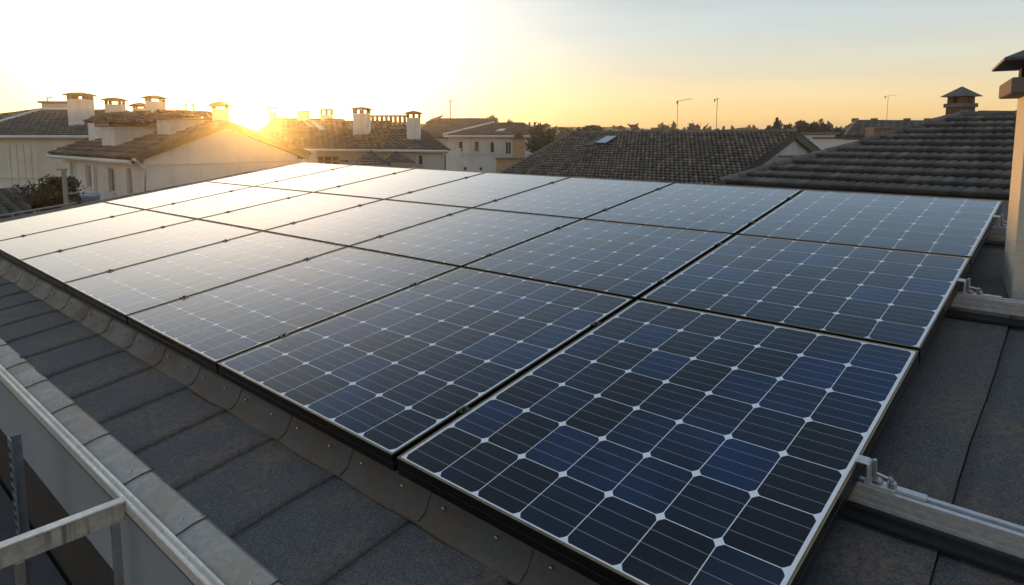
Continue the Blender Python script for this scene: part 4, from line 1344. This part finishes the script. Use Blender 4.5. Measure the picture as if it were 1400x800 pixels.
bu = thing('bush', 'dark leafy bush behind the pole, left of the white gabled house', 'bush', xy(at(68, 280, 18)), None)
cb_ = at(68, 268, 18)
mb = MB(); mb.tube([xy(cb_), cb_, cb_ + UP * .4], [.12, .08, .03], 6)
for k in range(5): mb.tube([cb_ - UP * .5, cb_ + Vector((math.cos(k * 1.3) * .5, math.sin(k * 1.3) * .4, .45))], [.04, .015], 5)
mb.build('trunk', M['bark'], bu)
mb = MB(); leaves(mb, cb_ + Vector((0, 0, -.15)), (.92, .7, .72), 4200, .055, 22, 5); leaves(mb, cb_ + Vector((.28, 0, .32)), (.52, .4, .42), 1500, .05, 9, 8); mb.build('crown', M['leaf'], bu)

po = at(91, 283, 15.0); pt = at(91, 232.5, 15.0)
pole = thing('pole', 'grey concrete pole in front of the dark bush', 'pole', (po.x, po.y, 0))
mb = MB(); mb.tube([(po.x, po.y, 0), (po.x, po.y, pt.z)], .052, 10); mb.build('shaft', M['pole'], pole)
mb = MB(); mb.box((po.x - .04, po.y, pt.z + .012), .20, .12, .03, axes(0)); mb.build('cap', M['pole'], pole)
mb = MB(); c = at(91, 265, 15); mb.tube([c, c + Vector((.22, 0, .02))], .018, 6); mb.build('arm', M['pole'], pole)

fe = thing('fence', 'thin two rail metal fence running towards the pole at the far left', 'fence', xy(at(40, 295, 14)))
for ya, yb in ((294, 277.5), (300, 283)):
    mb = MB(); mb.tube([at(-60, ya + 8, 12.0), at(6, ya, 13.0), at(103, yb, 15.2)], .02, 6); mb.build('rail', M['pole'], fe)
for k in (0.1, .45, .8):
    q_ = at(6, 294, 13.0).lerp(at(103, 277.5, 15.2), k); mb = MB(); mb.tube([xy(q_), q_], .018, 6); mb.build('post', M['pole'], fe)

tk = thing('water_tank', 'pale blue water tank against the white gabled house', 'tank', xy(at(117, 275, 20)))
c = at(117, 266, 19.6); r_ = 17 / FPX * 19.6
mb = MB(); rings = [[(c.x + math.cos(t * .3927) * rr, c.y + math.sin(t * .3927) * rr, z) for t in range(16)] for rr, z in ((r_, 0.0), (r_, c.z - .08), (r_ * 1.04, c.z - .07), (r_ * 1.04, c.z), (r_ * .9, c.z + .02))]
mb.grid(rings, close=True); mb.face(rings[-1]); mb.build('body', M['tank'], tk)
mb = MB(); mb.tube([(c.x - r_, c.y, c.z + .03), (c.x + r_, c.y, c.z + .03)], .03, 6); mb.build('lid_rim', M['tank'], tk)

# ------------------------------------------------------------------ trees
tree('bush_tree', 'dark spreading tree right of the white building', 740, 166, 215, 50, 44, M['leaf'], None, 2600, 3)
tree('dark_tree', 'dark tree clump behind the left end of the S tiled roof', 815, 171, 190, 70, 66, M['leaf'], None, 2200, 4)
tree('round_tree', 'small dark tree standing on the skyline above the white building', 675, 157, 175, 90, 24, M['leaf_far'], None, 700, 6)
tree('thin_tree', 'sparse tree with bare twigs right of the dark roof of the white building', 697, 160, 178, 80, 12, M['leaf_brown'], None, 260, 8)
GR = 'small conifers on the skyline above the S tiled roof'
for k, (px, yt, w) in enumerate(((724, 165, 9), (736, 166, 8), (906, 175, 10), (921, 174, 9), (942, 171, 9), (955, 170, 10), (963, 172, 10), (989, 171, 11), (1035, 174, 8))):
    lab = ['narrow conifer on the skyline nearest the white building', 'second narrow conifer right of the white building', 'dark conifer left of the tall aerial with a boom', 'dark conifer at the foot of the tall aerial with a boom',
           'first of three conifers between the two tall aerials', 'middle one of three conifers between the two tall aerials', 'last of three conifers, just left of the thin straight aerial',
           'lone conifer just right of the thin straight aerial', 'tiny conifer left of the autumn brown trees'][k]
    tree('conifer', lab, px, yt, 190, 75, w, M['leaf_far'], GR, 420, 20 + k, 'conifer')
tree('tall_conifer', 'tallest pointed conifer left of the autumn brown trees', 1061, 159, 192, 50, 20, M['leaf_far'], None, 1500, 41, 'conifer')
GB = 'autumn brown trees behind the white gable'
for k, (px, yt, w) in enumerate(((1053, 170, 16), (1078, 165, 22), (1093, 164, 26), (1112, 162, 24), (1128, 169, 20), (1148, 173, 26))):
    lab = ['low brown tree at the foot of the tallest conifer', 'brown tree right of the tallest conifer', 'broad brown tree in the middle of its clump', 'tall ragged brown tree under the skyline mast',
           'dark brown tree at the right end of the clump', 'low dark tree above the distant house with white walls'][k]
    tree('brown_tree', lab, px, yt, 196, 48, w, M['leaf_brown'] if k < 4 else M['leaf'], GB, 1300, 60 + k)
# far wood that reads as one mass
mb = MB(); rr = random.Random(5)
for k in range(260):
    px = rr.uniform(560, 1500); Y = rr.uniform(100, 160)
    c = at(px, rr.uniform(178, 184.5), Y)
    leaves(mb, (c.x, c.y, c.z - 1.2), (rr.uniform(2, 5), 2.5, rr.uniform(1.6, 3.0)), 34, .9, 4, k)
tag(mb.build('wood', M['leaf_far']), 'far wooded strip below the hills on the horizon', 'wood', kind='stuff')
# far pale houses on the slopes
GF = 'far pale houses on the slope'
for k, (px, py, Y, w) in enumerate(((765, 176, 215, 12), (876, 180, 165, 7), (768, 183, 105, 14), (1160, 184, 165, 8))):
    c = at(px, py, Y); w_ = w / FPX * Y
    t = thing('far_house', ['long low white house on the far hillside', 'tiny pale house on the slope above the S tiled roof', 'pale house among trees right of the white building', 'tiny pale house right of the brown trees'][k], 'house', (c.x, c.y, 0), GF)
    mb = MB(); mb.box((c.x, c.y, c.z / 2), w_, w_ * .5, c.z, axes(.2)); mb.build('wall', M['white_wall'], t)
    mb = MB(); a_ = axes(.2); h = w_ * .16
    q_ = [Vector((c.x, c.y, c.z)) + a_[0] * i * w_ * .54 + a_[1] * j * w_ * .30 for i, j in ((-1, -1), (1, -1), (1, 1), (-1, 1))]
    m0, m1 = (q_[0] + q_[3]) / 2 + UP * h, (q_[1] + q_[2]) / 2 + UP * h
    mb.face([q_[0], q_[1], m1, m0]); mb.face([q_[2], q_[3], m0, m1]); mb.face([q_[3], q_[0], m0]); mb.face([q_[1], q_[2], m1]); mb.build('roof', M['tile_red'], t)

# ------------------------------------------------------------------ aerials
GA = 'television aerials on the roofs'


def aerial(label, px, ytop, ybot, Y, boom=None, elems=4, r=.011):
    a, c = at(px, ybot, Y), at(px, ytop, Y)
    t = thing('television_aerial', label, 'aerial', (a.x, a.y, a.z - .4), GA)
    mb = MB(); mb.tube([(a.x, a.y, a.z - .4), (a.x, a.y, c.z)], r, 6); mb.build('mast', M['antenna'], t)
    if boom:
        b0, b1 = at(boom[0], boom[1], Y), at(boom[2], boom[3], Y)
        mb = MB(); mb.tube([b0, b1], r * .75, 5)
        for k in range(elems):
            p = b0.lerp(b1, (k + .5) / elems); mb.tube([p - Vector((.03, .22, 0)), p + Vector((.03, .22, 0))], r * .4, 4)
        mb.build('boom', M['antenna'], t)
        mb = MB(); p = b0.lerp(b1, .08); mb.box(p - UP * .05, .05, .05, .10, axes(0)); mb.build('amplifier', M['antenna'], t)
    return t


aerial('tall aerial mast with long boom behind the S tiled roof ridge', 925.5, 137, 182, 23, (924, 139, 946, 135), 7)
aerial('thin straight aerial without long boom, right of the conifers', 979, 134, 182, 26, (976, 136, 983, 135), 3, .014)
aerial('aerial with boom on the distant house left of the brick chimney', 1212, 131, 168, 35, (1209, 132, 1225, 130), 5)
aerial('lattice like aerial above the dark roofed block', 616, 137, 166, 67, (613, 139, 620, 137), 3, .05)
aerial('small aerial on the slate grey roof, far left', 66, 133, 152, 41, (64, 134, 72, 133), 3, .03)

# ------------------------------------------------------------------ evening haze
mb = MB(); mb.box((0, 280, 7.75), 1420, 700, 17.5, axes(0))
hm_ = bpy.data.materials.new("evening_haze"); hm_.use_nodes = True
nt = hm_.node_tree; nt.nodes.clear()
o_ = nt.nodes.new("ShaderNodeOutputMaterial"); pv = nt.nodes.new("ShaderNodeVolumePrincipled")
pv.inputs['Color'].default_value = (0.98, 0.96, 0.93, 1)
pv.inputs['Density'].default_value = 0.0017
pv.inputs['Anisotropy'].default_value = 0.915
nt.links.new(pv.outputs[0], o_.inputs['Volume'])
hz_ = mb.build('haze', hm_)
tag(hz_, 'thin golden evening haze over the roofs', 'haze', kind='stuff')

for o in bpy.data.objects:
    if '_org' in o: del o['_org']
